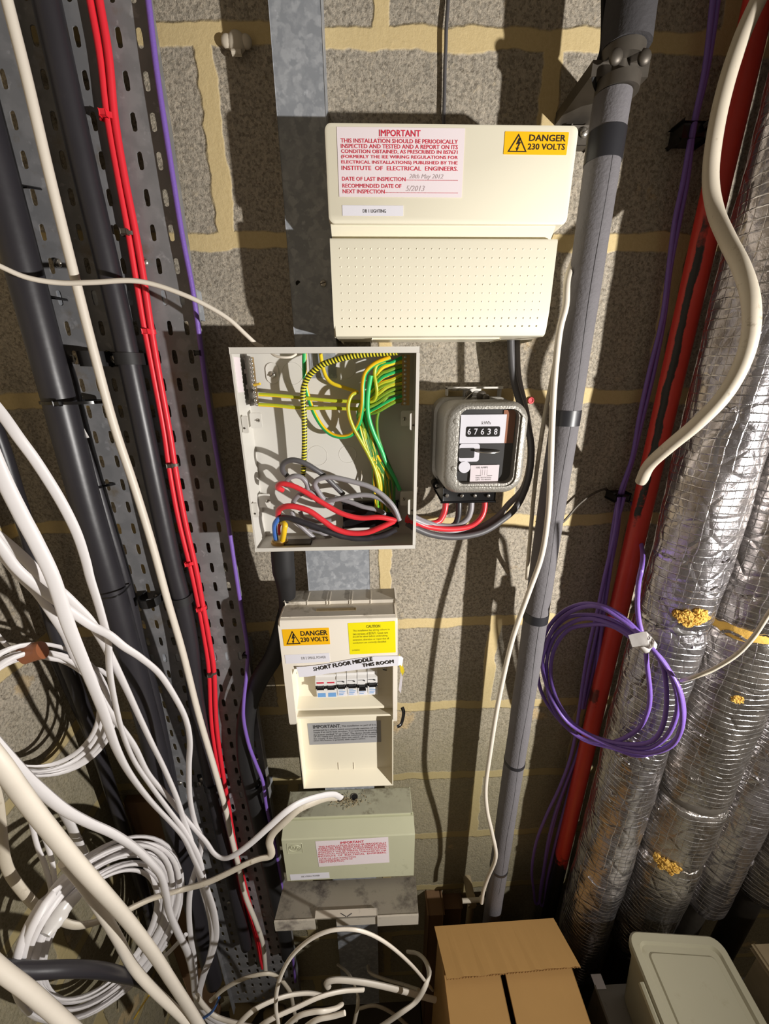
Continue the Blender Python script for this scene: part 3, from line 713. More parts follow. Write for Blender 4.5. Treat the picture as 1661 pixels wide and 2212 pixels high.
def label(name, px, d, mat, parent, lb=None, rad=0, ang=0, th=.0003):
    """flat sticker given by its pixel box on plane d"""
    a = P(px[0], px[1], d); b = P(px[2], px[3], d); cx, cz = (a.x+b.x)/2, (a.z+b.z)/2; w_, h = b.x-a.x, a.z-b.z
    bm = B()
    if rad: loft(bm, [(cx, cz, w_, h, rad, d), (cx, cz, w_, h, rad, d+th)])
    else: box(bm, a.x, b.x, d, d+th, b.z, a.z)
    if ang: bmesh.ops.rotate(bm, verts=bm.verts, cent=(cx, -d, cz), matrix=Matrix.Rotation(-ang, 3, 'Y'))
    o = mk(name, bm, M[mat], parent, smooth=False, label=lb)
    return o, (cx, cz, w_, h)
def T(parent, s, px, d, mat, ang=0, bold=0, shear=0):
    a = P(px[0], px[1], d); b = P(px[2], px[3], d)
    z0_, z1_ = (P((px[0]+px[2])/2, px[3], d).z, P((px[0]+px[2])/2, px[1], d).z)
    x0_ = P(px[0], (px[1]+px[3])/2, d).x; x1_ = P(px[2], (px[1]+px[3])/2, d).x
    return text('printed_text', s, x0_, x1_, z0_, z1_, d, M[mat], parent, ang, bold, shear=shear)
d = .1102
st, _ = label('notice_sticker', (727, 274, 997, 427), d, 'sticker_white', db1, 'white notice printed in red capitals')
d2 = d+.0006
T(st, 'IMPORTANT', (819, 281, 908, 295), d2, 'ink_red', bold=.02)
b_, c_ = P(818, 297, d2), P(908, 298.5, d2); bm = B(); box(bm, b_.x, c_.x, d2, d2+.0001, c_.z, b_.z); mk('underline', bm, M['ink_red'], st, smooth=False)
for i, (s, xa, xb) in enumerate((('THIS INSTALLATION SHOULD BE PERIODICALLY', 736, 989), ('INSPECTED AND TESTED AND A REPORT ON ITS', 736.5, 989), ('CONDITION OBTAINED, AS PRESCRIBED IN BS7671', 737, 988.5), ('(FORMERLY THE IEE WIRING REGULATIONS FOR', 737, 989), ('ELECTRICAL INSTALLATIONS) PUBLISHED BY THE', 737.5, 988.5), ('INSTITUTE  OF  ELECTRICAL  ENGINEERS.', 738, 989))):
    T(st, s, (xa, 300.5+i*11.75, xb, 309.5+i*11.75), d2, 'ink_red', bold=.012)
T(st, 'DATE OF LAST INSPECTION', (739, 382.5, 876, 391), d2, 'ink_red', bold=.012); T(st, '................................................', (877, 388.5, 989, 390.2), d2, 'ink_red')
T(st, 'RECOMMENDED DATE OF', (740, 397.5, 867, 406), d2, 'ink_red', bold=.012); T(st, 'NEXT INSPECTION', (740.5, 409.5, 831, 418), d2, 'ink_red', bold=.012)
T(st, '............................................................', (832, 415.5, 989, 417.2), d2, 'ink_red')
T(st, '28th May 2012', (884, 376, 958, 389), d2, 'ink_faint', shear=.3); T(st, '5/2013', (877, 401, 918, 413), d2, 'ink_faint', shear=.3)
st, _ = label('board_name_strip', (739, 443.5, 871, 467), d, 'paper_white', db1, 'white strip naming the board')
T(st, 'DB 1 LIGHTING', (784, 452, 834, 459.5), d2, 'ink_black')
def danger(parent, px, d, ang=0, lb='amber danger sign'):
    xa, ya, xb, yb = px; W_, H_ = xb-xa, yb-ya
    st, (cx, cz, w_, h) = label('danger_sign', px, d, 'sticker_yellow', parent, lb, rad=.0008, ang=ang)
    dd = d+.0006
    g = lambda u, v: Vector((cx-w_/2+u*w_, -dd, cz+h/2-v*h))
    rot = Matrix.Translation((cx, -dd, cz)) @ Matrix.Rotation(-ang, 4, 'Y') @ Matrix.Translation((-cx, dd, -cz))
    # triangle outline
    bm = B(); A, B_, C_ = g(.215, .09), g(.06, .90), g(.365, .90)
    cen = (A+B_+C_)/3; inn = [cen+(q-cen)*.80 for q in (A, B_, C_)]
    vo = [bm.verts.new(rot @ q) for q in (A, B_, C_)]; vi = [bm.verts.new(rot @ q) for q in inn]
    for i in range(3): bm.faces.new((vo[i], vo[(i+1) % 3], vi[(i+1) % 3], vi[i]))
    # lightning bolt
    bolt = [(.222, .29), (.256, .29), (.224, .48), (.264, .45), (.222, .70), (.240, .69), (.206, .87), (.186, .70), (.203, .71), (.226, .54), (.184, .575)]
    bm.faces.new([bm.verts.new(rot @ g(u, v)) for u, v in bolt]); bmesh.ops.triangulate(bm, faces=[f for f in bm.faces if len(f.verts) > 4])
    mk('warning_triangle', bm, M['ink_black'], st, smooth=False)
    a = g(.385, .42); b = g(.955, .14); text('printed_text', 'DANGER', a.x, b.x, a.z, b.z, dd, M['ink_black'], st, ang, bold=.022)
    a = g(.375, .79); b = g(.960, .53); text('printed_text', '230 VOLTS', a.x, b.x, a.z, b.z, dd, M['ink_black'], st, ang, bold=.022)
    return st
danger(db1, (1091, 284, 1223, 335), d)

# screws and bracket peeping out right of the board
bm = B(); q = P(1262, 285, .02); box(bm, q.x-.014, q.x+.012, .0, .012, q.z-.012, q.z+.010, .002, 1); br_ = mk('fixing_bracket', bm, M['dark_steel'], label='small rusty bracket with a screw beside the top right corner of the white fuse board', cat='bracket')
screw(br_, P(1262, 286, .014), .006)

# ================================================================== open grey box
bd0, bd1 = .058, .116
bx0 = P(500, 800, bd1).x; bx0 = P(495, 752, bd1).x; bx1 = P(907, 751, bd1).x; bz1 = P(700, 750, bd1).z; bz0 = P(700, 1188, bd1).z
ob = new_empty('open_box', ((bx0+bx1)/2, -bd0, bz0), 'open grey steel box full of earth wires and looped cables, its cover removed', 'electrical box')
t = .0016
bm = B(); box(bm, bx0, bx1, bd0, bd0+t, bz0, bz1); mk('back_panel', bm, M['grey_paint'], ob, smooth=False)
for nm, a, b in (('side_panel', bx0, bx0+t), ('side_panel', bx1-t, bx1)):
    bm = B(); box(bm, a, b, bd0+t, bd1, bz0, bz1); mk(nm, bm, M['grey_paint'], ob, smooth=False)
bm = B(); box(bm, bx0+t, bx1-t, bd0+t, bd1, bz1-t, bz1); box(bm, bx0, bx1, bd1, bd1+.0012, bz1-.0075, bz1+.0003, .0004, 1); mk('top_panel', bm, M['grey_edge'], ob, smooth=False)
bm = B(); box(bm, bx0+t, bx1-t, bd0+t, bd1, bz0, bz0+t); box(bm, bx0, bx1, bd1, bd1+.0012, bz0-.0003, bz0+.0058, .0004, 1); mk('bottom_panel', bm, M['grey_edge'], ob, smooth=False)
# stiffener lip at the right front edge
bm = B(); box(bm, bx1-.0045, bx1, bd1, bd1+.001, bz0, bz1); mk('front_lip', bm, M['grey_edge'], ob, smooth=False)
bm = B(); box(bm, bx0, bx0+.0025, bd1, bd1+.001, bz0, bz1); mk('front_lip', bm, M['grey_edge'], ob, smooth=False)
def cp(x, y): return (480+x/3.691, 720+y/3.691)     # open-box detail coordinates to photograph pixels
def CP(x, y, d): return P(*cp(x, y), d)
# fixing tabs in the corners
def tab(x, y, w_, h, d, lb=None, hole='screw', mat='grey_paint'):
    a = CP(x, y, d); b = CP(x+w_, y+h, d); bm = B()
    loft(bm, [((a.x+b.x)/2, (a.z+b.z)/2, b.x-a.x, a.z-b.z, .0025, d-.0035), ((a.x+b.x)/2, (a.z+b.z)/2, b.x-a.x, a.z-b.z, .0025, d)])
    o = mk('fixing_tab', bm, M[mat], ob, smooth=False)
    return o
for (x, y, w_, h, d_, sx, sy) in ((215, 636, 105, 120, .082, 288, 694), (285, 1283, 100, 105, .080, 362, 1338), (1425, 616, 120, 122, .078, 1452, 683), (1420, 1262, 120, 110, .078, 1448, 1320)):
    o = tab(x, y, w_, h, d_); screw(o, CP(sx, sy, d_+.0005), .0027, 'tab_screw')
for (x, y, w_, h, sx, sy) in ((150, 660, 64, 136, 178, 757), (232, 1355, 58, 112, 262, 1438), (1497, 637, 55, 135, 1523, 733), (1482, 1326, 62, 118, 1512, 1412)):
    d_ = bd1-.003; o = tab(x, y, w_, h, d_, mat='grey_edge'); q = CP(sx, sy, d_+.0003); bm = B(); cyl(bm, q, q+Vector((0, -.0004, 0)), .0014, n=12); mk('hole', bm, M['dark_steel'], o)
# knockouts, back screw, paper strip
for (x, y, r_) in ((560, 320, .0155), (760, 975, .0155), (1000, 965, .0135), (975, 270, .016)):
    q = CP(x, y, bd0+t); bm = B(); pts = [q+Vector((r_*math.cos(a*math.pi/16), -.0001, r_*math.sin(a*math.pi/16))) for a in range(33)]; tube(bm, pts, .0004, 4, 1, raw=True); mk('knockout', bm, M['grey_paint'], ob)
q = CP(400, 318, bd0+t); bm = B(); loft(bm, [(q.x, q.z, .019, .030, .009, bd0+t), (q.x, q.z, .018, .028, .0088, bd0+t+.0016), (q.x, q.z, .010, .020, .0045, bd0+t+.001)]); kh = mk('keyhole_washer', bm, M['grey_paint'], ob); screw(kh, q+Vector((.001, -.003, -.002)), .0042)
a = CP(690, 150, bd0+t); b = CP(912, 358, bd0+t); bm = B(); box(bm, a.x, b.x, bd0+t, bd0+t+.0008, b.z, a.z); box(bm, a.x+.004, b.x-.014, bd0+t+.0006, bd0+t+.0014, b.z+.004, a.z); mk('cable_entry', bm, M['galv'], ob, smooth=False, label='opening showing the zinc trunking behind')
bm = B(); q0 = CP(105, 190, .1); box(bm, bx0+t, bx0+t+.0006, .085, .108, CP(130, 470, .1).z, CP(105, 190, .1).z); mk('embossed_strip', bm, M['sticker_white'], ob, smooth=False)
# terminal bars
def terminal(xa, ya, xb, yb, d_, lb):
    e = new_empty('terminal_bar', CP((xa+xb)/2, yb, d_), lb, 'terminal bar'); a = CP(xa, ya, d_); b = CP(xb, yb, d_)
    bm = B(); prism(bm, [(d_-.006, b.z), (d_+.004, b.z), (d_+.004, a.z), (d_-.006, a.z)], min(a.x, b.x)-.0, max(a.x, b.x)); mk('brass_bar', bm, M['brass'], e, smooth=False)
    cx = (a.x+b.x)/2
    for k in range(12):
        z = a.z+(b.z-a.z)*(k+.5)/12
        if k % 1 == 0: screw(e, Vector((cx-.001, -(d_+.0045), z)), .0023, 'terminal_screw', False)
    return e
tl = terminal(238, 190, 285, 580, .088, 'left brass earth bar with two yellow wires in the open grey box')
bm = B(); a = CP(180, 178, .080); b = CP(238, 578, .080); box(bm, a.x, b.x, .060, .084, b.z, a.z)
for k in (0, 1, 2, 3): z = b.z+(a.z-b.z)*(.03+k*.31); box(bm, a.x-.003, a.x, .07, .082, z, z+.006)
mk('carrier', bm, M['dark_steel'], tl, smooth=False, label='dull grey carrier behind the bar')
tr_ = terminal(1432, 172, 1490, 572, .088, 'right brass earth bar packed with green and yellow wires in the open grey box')
# wires in the box --------------------------------------------------
def wire(name, label_, L, d0, d1, wpx, mat, cat='wire', group=None, **k):
    pts = [P(*cp(q[0], q[1]), q[2] if len(q) > 2 else d0+(d1-d0)*i/(len(L)-1)) for i, q in enumerate(L)]
    r_ = px_r(wpx/3.691, pts[len(pts)//2]); return cable(name, label_, pts, r_, mat, cat, group, **k)
wire('earth_braid', 'thick spiral-striped green and yellow earth lead arching through the open box', [(640, 1160), (648, 1090), (652, 1000), (655, 900), (655, 780), (652, 650), (644, 520), (650, 430), (685, 350), (740, 290), (820, 240), (950, 200), (1100, 172), (1250, 160), (1365, 152), (1400, 150)], .085, .108, 46, 'braid', 'earth lead', n=16)
wire('earth_wire', 'green and yellow wire hanging in one long loop to the middle of the open box', [(655, 140, .085), (655, 250, .085), (662, 400, .083), (690, 520, .08), (735, 640, .08), (800, 745, .08), (870, 805, .082), (950, 825, .084), (1030, 805, .086), (1090, 720, .09), (1115, 600, .094), (1120, 500, .096), (1122, 400, .098), (1145, 310, .1), (1220, 240, .1), (1340, 190, .1)], 0, 0, 35, 'earth', n=12)
wire('earth_wire', 'short green and yellow wire coming down from the top opening behind the spiral lead', [(780, 140), (800, 260), (830, 350), (880, 400), (980, 435), (1080, 468)], .068, .075, 30, 'earth2', n=10)
for y0, y1, lb in ((487, 540, 'upper'), (568, 600, 'lower')):
    wire('earth_wire', lb+' of the two yellow wires running straight across from the left brass bar', [(290, y0), (430, y0+8), (640, y0+28), (860, y1-4), (962, y1), (1100, y1+4)], .090, .078, 29, 'earth3', n=10)
wire('earth_wire', 'yellow stub of cut wire left in the left brass bar', [(252, 412), (302, 402)], .094, .098, 20, 'yellow', n=10)
wire('earth_wire', 'bright green wire ending in mid air left of the bundle in the open box', [(1185, 335), (1166, 450), (1158, 580), (1172, 690), (1205, 790), (1245, 880), (1272, 940), (1310, 1040), (1370, 1150), (1415, 1250)], .1, .075, 34, 'green', n=12)
wire('earth_wire', 'yellow wire bending in beside the right hand bundle of the open box', [(1300, 220, .098), (1235, 250, .098), (1213, 320, .098), (1225, 400, .098), (1232, 470, .096), (1215, 530, .092), (1180, 550, .09)], 0, 0, 28, 'earth3', n=10)
wire('earth_wire', 'yellow wire bowed out at the left of the earth bundle', [(1085, 470, .09), (1035, 490, .092), (1006, 560, .094), (1010, 650, .094), (1045, 750, .092), (1100, 850, .088), (1160, 960, .085), (1215, 1080, .083), (1245, 1200, .082), (1260, 1300, .08)], 0, 0, 29, 'earth3', n=10)
rnd = random.Random(5)
for k in range(11):
    y0 = 195+k*34; xm = 1125+rnd.uniform(-45, 45); xb = 1200+k*15+rnd.uniform(-15, 15)
    L = [(1432, y0, .09), (1340+rnd.uniform(-20, 20), y0+30+rnd.uniform(-10, 10), .093), (1240, y0+90, .092), (xm, 560+k*10, .086+rnd.uniform(-.01, .008)), (xm+20+rnd.uniform(-15, 15), 760, .083), (xm+70, 960, .08), (xb, 1150, .078), (xb+15, 1330, .075), (xb+20, 1420, .07)]
    wire('earth_wire', None, L, 0, 0, 28, rnd.choice(['earth', 'earth2', 'earth_dark', 'earth_dark', 'earth3']), group='earth wires bundled down the right of the open box', n=8)
ORD = ['topmost', 'second from top', 'third from top', 'fourth from top', 'fifth from top', 'sixth from top', 'fifth from bottom', 'fourth from bottom', 'third from bottom', 'second from bottom', 'lowest']
for o in [o for o in COL.objects if o.get('group') == 'earth wires bundled down the right of the open box']:
    o['label'] = 'green and yellow earth wire in the open box, %s on the right bar' % ORD.pop(0); o['category'] = 'wire'
wire('earth_wire', 'dark green wire curving out of the low end of the right brass bar', [(1432, 440, .088), (1370, 450, .09), (1290, 540, .092), (1240, 650, .09), (1235, 770, .085), (1260, 880, .08), (1320, 1030, .075), (1390, 1180, .07)], 0, 0, 26, 'earth_dark', n=10)
# looped mains cables
wire('mains_cable', 'dark grey cable arching highest over the cable loops in the open box', [(520, 1140, .09), (480, 1090, .1), (492, 1035, .105), (560, 1010, .108), (650, 1032, .108), (750, 1090, .105), (830, 1150, .1), (900, 1220, .095), (965, 1285, .09)], 0, 0, 44, 'dark_grey_cable', n=14)
wire('mains_cable', 'grey cable with the widest upper loop reaching the right side of the open box', [(880, 1362, .085), (810, 1320, .095), (765, 1260, .1), (738, 1200, .105), (780, 1158, .108), (880, 1148, .11), (1050, 1185, .11), (1180, 1225, .11), (1290, 1300, .11), (1370, 1390, .11), (1412, 1490, .108)], 0, 0, 42, 'grey_cable', n=14)
wire('mains_cable', 'grey cable running just under the widest grey loop in the open box', [(820, 1335, .095), (900, 1325, .1), (1020, 1300, .102), (1140, 1288, .102), (1250, 1315, .103), (1340, 1385, .104), (1400, 1470, .104)], 0, 0, 40, 'grey_cable', n=14)
wire('mains_cable', 'small grey hook of cable above the upper red cable', [(505, 1215, .09), (520, 1165, .098), (575, 1138, .102), (630, 1148, .102), (670, 1190, .1), (685, 1240, .095)], 0, 0, 40, 'grey_cable', n=14)
wire('mains_cable', 'grey cable loop between the two red cables on the left', [(560, 1380, .085), (575, 1330, .092), (620, 1285, .096), (690, 1262, .096), (745, 1285, .094), (760, 1340, .088)], 0, 0, 40, 'grey_cable', n=14)
wire('mains_cable', 'grey cable slanting down to the right under the grey loops', [(900, 1310, .075), (1020, 1345, .08), (1130, 1385, .083), (1230, 1405, .083), (1300, 1440, .08)], 0, 0, 38, 'grey_cable', n=14)
wire('mains_cable', 'grey cable end hanging below the lower red cable at the left', [(555, 1420, .08), (575, 1480, .082), (640, 1550, .08), (735, 1635, .075)], 0, 0, 38, 'grey_cable', n=14)
wire('mains_cable', 'short grey cable behind the middle of the red cables', [(620, 1420, .08), (650, 1470, .082), (760, 1500, .082), (870, 1490, .08)], 0, 0, 36, 'grey_cable', n=14)
wire('mains_cable', 'grey cable poking out low in the middle of the open box', [(690, 1560, .07), (790, 1590, .072), (880, 1645, .07)], 0, 0, 34, 'grey_cable', n=14)
wire('mains_cable', 'upper red cable sweeping across the open box', [(480, 1250, .095), (442, 1228, .105), (470, 1200, .112), (550, 1212, .113), (650, 1258, .113), (800, 1352, .113), (950, 1435, .113), (1100, 1472, .112), (1250, 1466, .112), (1385, 1492, .108)], 0, 0, 43, 'red_core', n=14)
wire('mains_cable', 'lower red cable sweeping across the open box', [(445, 1460, .095), (455, 1405, .105), (520, 1378, .112), (610, 1388, .113), (700, 1420, .113), (800, 1490, .113), (900, 1558, .113), (1020, 1592, .112), (1150, 1588, .112), (1260, 1548, .112), (1370, 1498, .108)], 0, 0, 46, 'red_core', n=14)
def tape_r(L, f): return 1+.05*math.sin(L*260)
wire('mains_cable', 'black cable wrapped in tape along the floor of the open box', [(455, 1490, .1), (500, 1470, .105), (600, 1492, .108), (720, 1532, .108), (850, 1582, .108), (980, 1622, .106), (1150, 1635, .104), (1290, 1608, .102), (1388, 1560, .1)], 0, 0, 50, 'black', n=14, rfun=tape_r)
a = CP(960, 1340, .062); b = CP(1400, 1530, .062); bm = B(); box(bm, a.x, b.x, .060, .068, b.z, a.z, .002, 1); mk('junction_block', bm, M['black_gloss'], label='dark connector block behind the grey cables low in the open box', cat='connector')
# cable gland with blue and yellow cores
g0 = CP(455, 1655, .092); gl = new_empty('cable_gland', g0, 'brass cable gland with blue and yellow cores in the bottom left of the open box', 'cable gland')
zf = bz0+t
bm = B(); cyl(bm, (g0.x, -.090, zf), (g0.x, -.090, zf+.004), .0135, n=24); cyl(bm, (g0.x, -.090, zf+.004), (g0.x, -.090, zf+.008), .0115, n=24); mk('brass_ring', bm, M['brass'], gl)
bm = B(); box(bm, g0.x+.010, g0.x+.050, .082, .100, zf, zf+.003, .001, 1); mk('earth_lug', bm, M['dark_steel'], gl)
wire('mains_core', 'thick blue core bending out of the brass gland', [(430, 1650, .092), (420, 1590, .098), (418, 1530, .102), (440, 1488, .104), (480, 1468, .1)], 0, 0, 40, 'blue', n=14)
wire('mains_core', 'thick yellow core bending out of the brass gland', [(480, 1650, .096), (490, 1600, .104), (495, 1560, .108), (500, 1528, .108), (470, 1500, .1)], 0, 0, 46, 'yellow', n=14)
wire('mains_core', 'short red core between the blue and yellow cores', [(455, 1600, .098), (452, 1550, .102), (462, 1520, .102), (478, 1512, .1)], 0, 0, 26, 'red_core', n=12)
wire('flex', 'white flex loop hanging in the top left of the open box', [(380, 148, .08), (425, 180, .085), (490, 192, .088), (550, 188, .086), (590, 165, .08)], 0, 0, 20, 'cream_cable', n=10)
wire('flex', 'thin white strand standing in the lower right of the open box', [(1115, 1095, .064), (1110, 1160, .066), (1090, 1215, .066)], 0, 0, 10, 'cream_cable', n=8)

# tails between box, meter and upper board
def pc(name, lb, L, wpx, mat, cat='cable', d0=None, d1=None, at=None, **k):
    pts = pp(L, d0, d1); r_ = px_r(wpx, pts[len(pts)//2 if at is None else at]); return cable(name, lb, pts, r_, mat, cat, **k)
pc('meter_tail', 'outer grey tail curving from the upper board round the meter to the open box', [(1103, 700, .04), (1104, 760, .04), (1110, 820, .04), (1126, 880, .045), (1144, 940, .05), (1147, 990, .055), (1138, 1045, .06), (1115, 1095, .065), (1082, 1125, .07), (1040, 1150, .078), (985, 1160, .086), (935, 1155, .093), (900, 1142, .098), (880, 1130, .1)], 14, 'dark_grey_cable', n=14)
pc('meter_tail', 'inner grey tail curving from the upper board behind the meter to the open box', [(1116, 700, .03), (1116, 760, .03), (1120, 820, .03), (1138, 900, .03), (1146, 980, .03), (1132, 1050, .035), (1098, 1090, .045), (1072, 1118, .055), (1030, 1142, .065), (980, 1148, .076), (930, 1136, .09), (895, 1122, .1), (880, 1115, .1)], 13, 'grey_cable', n=14)
pc('meter_tail', 'left red tail dropping from the meter terminals into the open box', [(962, 1070, .07), (962, 1095, .075), (956, 1115, .078), (945, 1128, .082), (920, 1132, .09), (895, 1130, .098), (878, 1122, .1)], 13, 'red_core', n=14)
pc('meter_tail', 'right red tail dropping from the meter terminals into the open box', [(1047, 1070, .07), (1046, 1100, .075), (1036, 1122, .08), (1012, 1138, .083), (970, 1143, .088), (925, 1138, .094), (895, 1126, .1), (878, 1118, .102)], 12, 'red_core', n=14)
pc('meter_tail', 'black tail dropping from the second terminal of the meter', [(991, 1070, .07), (991, 1095, .073), (989, 1118, .074), (980, 1135, .076), (950, 1140, .082), (915, 1130, .092), (890, 1122, .098)], 13, 'black', n=14)
pc('meter_tail', 'grey tail dropping from the third terminal of the meter', [(1018, 1070, .07), (1017, 1100, .073), (1008, 1122, .075), (985, 1136, .078), (950, 1136, .084), (915, 1127, .092), (885, 1112, .1)], 13, 'grey_cable', n=14)

# ================================================================== electricity meter
md0, md1 = .012, .118
a = P(955, 872, md1); mx0 = P(958, 960, md1).x; mx1 = P(1140, 960, md1).x; mz1 = P(1050, 868, md1).z; mz0 = P(1050, 1068, md1).z
mcx, mcz, mw, mh = (mx0+mx1)/2, (mz0+mz1)/2, mx1-mx0, mz1-mz0
me_ = new_empty('electricity_meter', (mcx, -md0, mz0-.01), 'grey electricity meter with a glass window reading 67638', 'meter')
wx0, wx1 = P(991, 960, md1).x, P(1117, 960, md1).x; wz1, wz0 = P(1050, 884, md1).z, P(1050, 1046, md1).z; wcx, wcz, ww, wh = (wx0+wx1)/2, (wz0+wz1)/2, wx1-wx0, wz1-wz0
bm = B(); loft(bm, [(mcx, mcz, mw+.004, mh+.004, .022, md0), (mcx, mcz, mw+.004, mh+.004, .024, .035), (mcx, mcz, mw-.004, mh-.004, .024, .037), (mcx, mcz, mw, mh, .026, .060), (mcx, mcz, mw, mh, .027, .106), (mcx, mcz, mw-.003, mh-.003, .0265, .112), (mcx, mcz, mw-.010, mh-.010, .025, md1-.001), (mcx, mcz, mw-.018, mh-.018, .022, md1),
     (wcx, wcz, ww+.007, wh+.008, .015, md1), (wcx, wcz, ww+.006, wh+.007, .0145, md1-.0022), (wcx, wcz, ww, wh, .0125, md1-.0024), (wcx, wcz, ww, wh, .0125, md1-.016)], n=8)
mk('case', bm, M['hammered'], me_, sharp=50)
bm = B(); loft(bm, [(wcx, wcz, ww-.001, wh-.001, .0125, md1-.0155), (wcx, wcz, ww-.001, wh-.001, .0125, md1-.015)], n=8); mk('interior', bm, M['black_matt'], me_, smooth=False)
bm = B(); loft(bm, [(wcx, wcz, ww+.0035, wh+.0035, .0135, md1-.0035), (wcx, wcz, ww+.0035, wh+.0035, .0135, md1-.0024)], n=8); mk('window', bm, M['glass'], me_, smooth=False, label='clear glass window')
for yy in (910, 1012):
    q = P(985 if yy < 950 else 980, yy, md1); bm = B(); dome(bm, q, .0042, flat=.3); mk('window_lug', bm, M['hammered'], me_)
def mrect(name, x0, y0, x1, y1, d_, mat, par=me_, rad=.0004, lb=None):
    a, b = P(x0, y0, d_), P(x1, y1, d_); bm = B(); loft(bm, [((a.x+b.x)/2, (a.z+b.z)/2, b.x-a.x, a.z-b.z, rad, d_-.0006), ((a.x+b.x)/2, (a.z+b.z)/2, b.x-a.x, a.z-b.z, rad, d_)]); return mk(name, bm, M[mat], par, smooth=False, label=lb)
di = md1-.0125
plate = mrect('dial_plate', 996, 896, 1089, 957, di, 'paper_white', lb='white dial plate')
mrect('copper_plate', 1089, 886, 1108, 957, di-.001, 'tape_brown'); 
T(plate, 'kWh', (1041, 910, 1060, 917), di+.0003, 'ink_grey')
reg = mrect('digit_register', 1008, 922, 1079, 943, di+.0008, 'black_gloss', plate, .0025, 'black strip of counter digits')
for i, s in enumerate('67638'): T(plate, s, (1010+i*14.3, 926, 1017+i*14.3, 939), di+.0013, 'paper_white', bold=.01)
mrect('magnet', 993, 959, 1034, 997, di, 'paper_white', rad=.004); mrect('magnet_gap', 993, 968, 1024, 989, di+.0005, 'black_matt', rad=.002)
bm = B(); q0, q1 = P(1030, 975, di+.002), P(1076, 974, di+.002); c_ = (q0+q1)/2; cyl(bm, c_+Vector((0, .004, -.0006)), c_+Vector((0, .004, .0006)), (q1-q0).length*.6, n=28); mk('rotating_disc', bm, M['steel'], me_)
q = P(1003, 1009, di); bm = B(); cyl(bm, q, q+Vector((0, -.001, 0)), .0088, n=24); mk('round_dial', bm, M['paper_white'], me_)
lbp = mrect('rating_label', 1017, 1005, 1075, 1044, di+.0006, 'sticker_white', lb='white rating label')
T(lbp, '100 AMPS', (1029, 1008, 1054, 1012), di+.001, 'ink_grey'); T(lbp, 'DISC ROTATION', (1028, 1030, 1061, 1033), di+.001, 'ink_grey'); T(lbp, 'LEFT TO RIGHT', (1028, 1034.5, 1061, 1037.5), di+.001, 'ink_grey')
bm = B()
for x in (1039, 1043, 1048, 1053): a = P(x, 1014, di+.001); b = P(x, 1027, di+.001); box(bm, a.x-.0001, a.x+.0001, di+.001, di+.0011, b.z, a.z)
a = P(1028, 1027, di+.001); b = P(1039, 1028, di+.001); box(bm, a.x, b.x, di+.001, di+.0011, b.z, a.z); a = P(1053, 1027, di+.001); b = P(1063, 1028, di+.001); box(bm, a.x, b.x, di+.001, di+.0011, b.z, a.z)
mk('wiring_diagram', bm, M['ink_grey'], lbp, smooth=False)
# hanging bracket, seal, terminal cover
a, b = P(966, 838, .02), P(1084, 838, .02); zt_ = a.z
bm = B(); box(bm, a.x, b.x, .006, .026, zt_-.0015, zt_+.0015, .0007, 1); box(bm, a.x, a.x+.002, .004, .02, zt_-.012, zt_); box(bm, b.x-.002, b.x, .004, .02, zt_-.014, zt_); box(bm, a.x+.03, b.x-.03, 0, .008, zt_-.02, zt_); mk('hanging_bracket', bm, M['grey_edge'], me_, smooth=False)
q = P(1040, 855, .04); bm = B(); dome(bm, q, .008, flat=.5); dome(bm, q+Vector((.006, -.004, -.003)), .006, flat=.7); dome(bm, q+Vector((-.02, 0, .002)), .006); mk('lead_seal', bm, M['dark_steel'], me_)
bm = B(); tube(bm, pp([(1000, 868, .05), (1012, 856, .05), (1024, 846, .045), (1036, 846, .04), (1046, 852, .04)]), .0007, 6); mk('seal_wire', bm, M['steel'], me_)
tx0, tx1 = P(955, 1075, .085).x, P(1068, 1075, .085).x; tz1, tz0 = P(1010, 1058, .085).z, P(1010, 1083, .085).z
bm = B(); box(bm, tx0, tx1, md0, .088, tz0, tz1+.01, .002, 2); box(bm, tx0-.002, tx1+.001, .084, .0895, tz0-.001, tz0+.002, .0005, 1); mk('terminal_cover', bm, M['black_gloss'], me_)
for x in (966, 998, 1026, 1055): q = P(x, 1071, .091); screw(me_, q, .0028, 'terminal_screw')
q = P(943, 1048, .03); bm = B(); cyl(bm, q+Vector((0, .02, 0)), q, .007, n=16); cyl(bm, q, q+Vector((0, -.002, 0)), .0055, n=16); lug = mk('mounting_lug', bm, M['black_gloss'], me_); screw(lug, q+Vector((0, -.003, 0)), .0032)
# meter back board

# ================================================================== small power board with its flap hanging open
def dp(x, y): return (560+x/4.097, 1180+y/4.097)
def DP(x, y, d): return P(*dp(x, y), d)
fd = .125
xl = P(600, 1350, fd).x; xr = P(859, 1400, fd).x; ztp = P(730, 1343, fd).z
xol, xor_ = P(632, 1480, fd).x, P(849, 1480, fd).x; zot = P(740, 1442, fd).z; zlo = P(626, 1571, fd).z; zof = P(740, 1541, fd).z
db2 = new_empty('fuse_board', ((xl+xr)/2, -.055, zlo), 'small white power board with amber and yellow stickers, its flap hanging open over six switches', 'fuse board')
bt = P(735, 1277, .054).z
bm = B(); box(bm, P(622, 1290, .06).x, P(852, 1290, .06).x, .052, .082, zlo+.02, bt, .003, 2)
for x in (664, 706, 712, 755, 760, 801): a = P(x, 1290, .078); box(bm, a.x-.0008, a.x+.0008, .055, .0835, bt-.01, bt+.0008)
mk('base', bm, M['dusty'], db2)
zt2 = P(735, 1300, .082).z
zt2 = ztp+.006
bm = B(); prism(bm, [(.080, zot), (.080, zt2), (.116, zt2-.001), (.122, zt2-.003), (fd, zt2-.008), (fd, zot)], xl, xr)
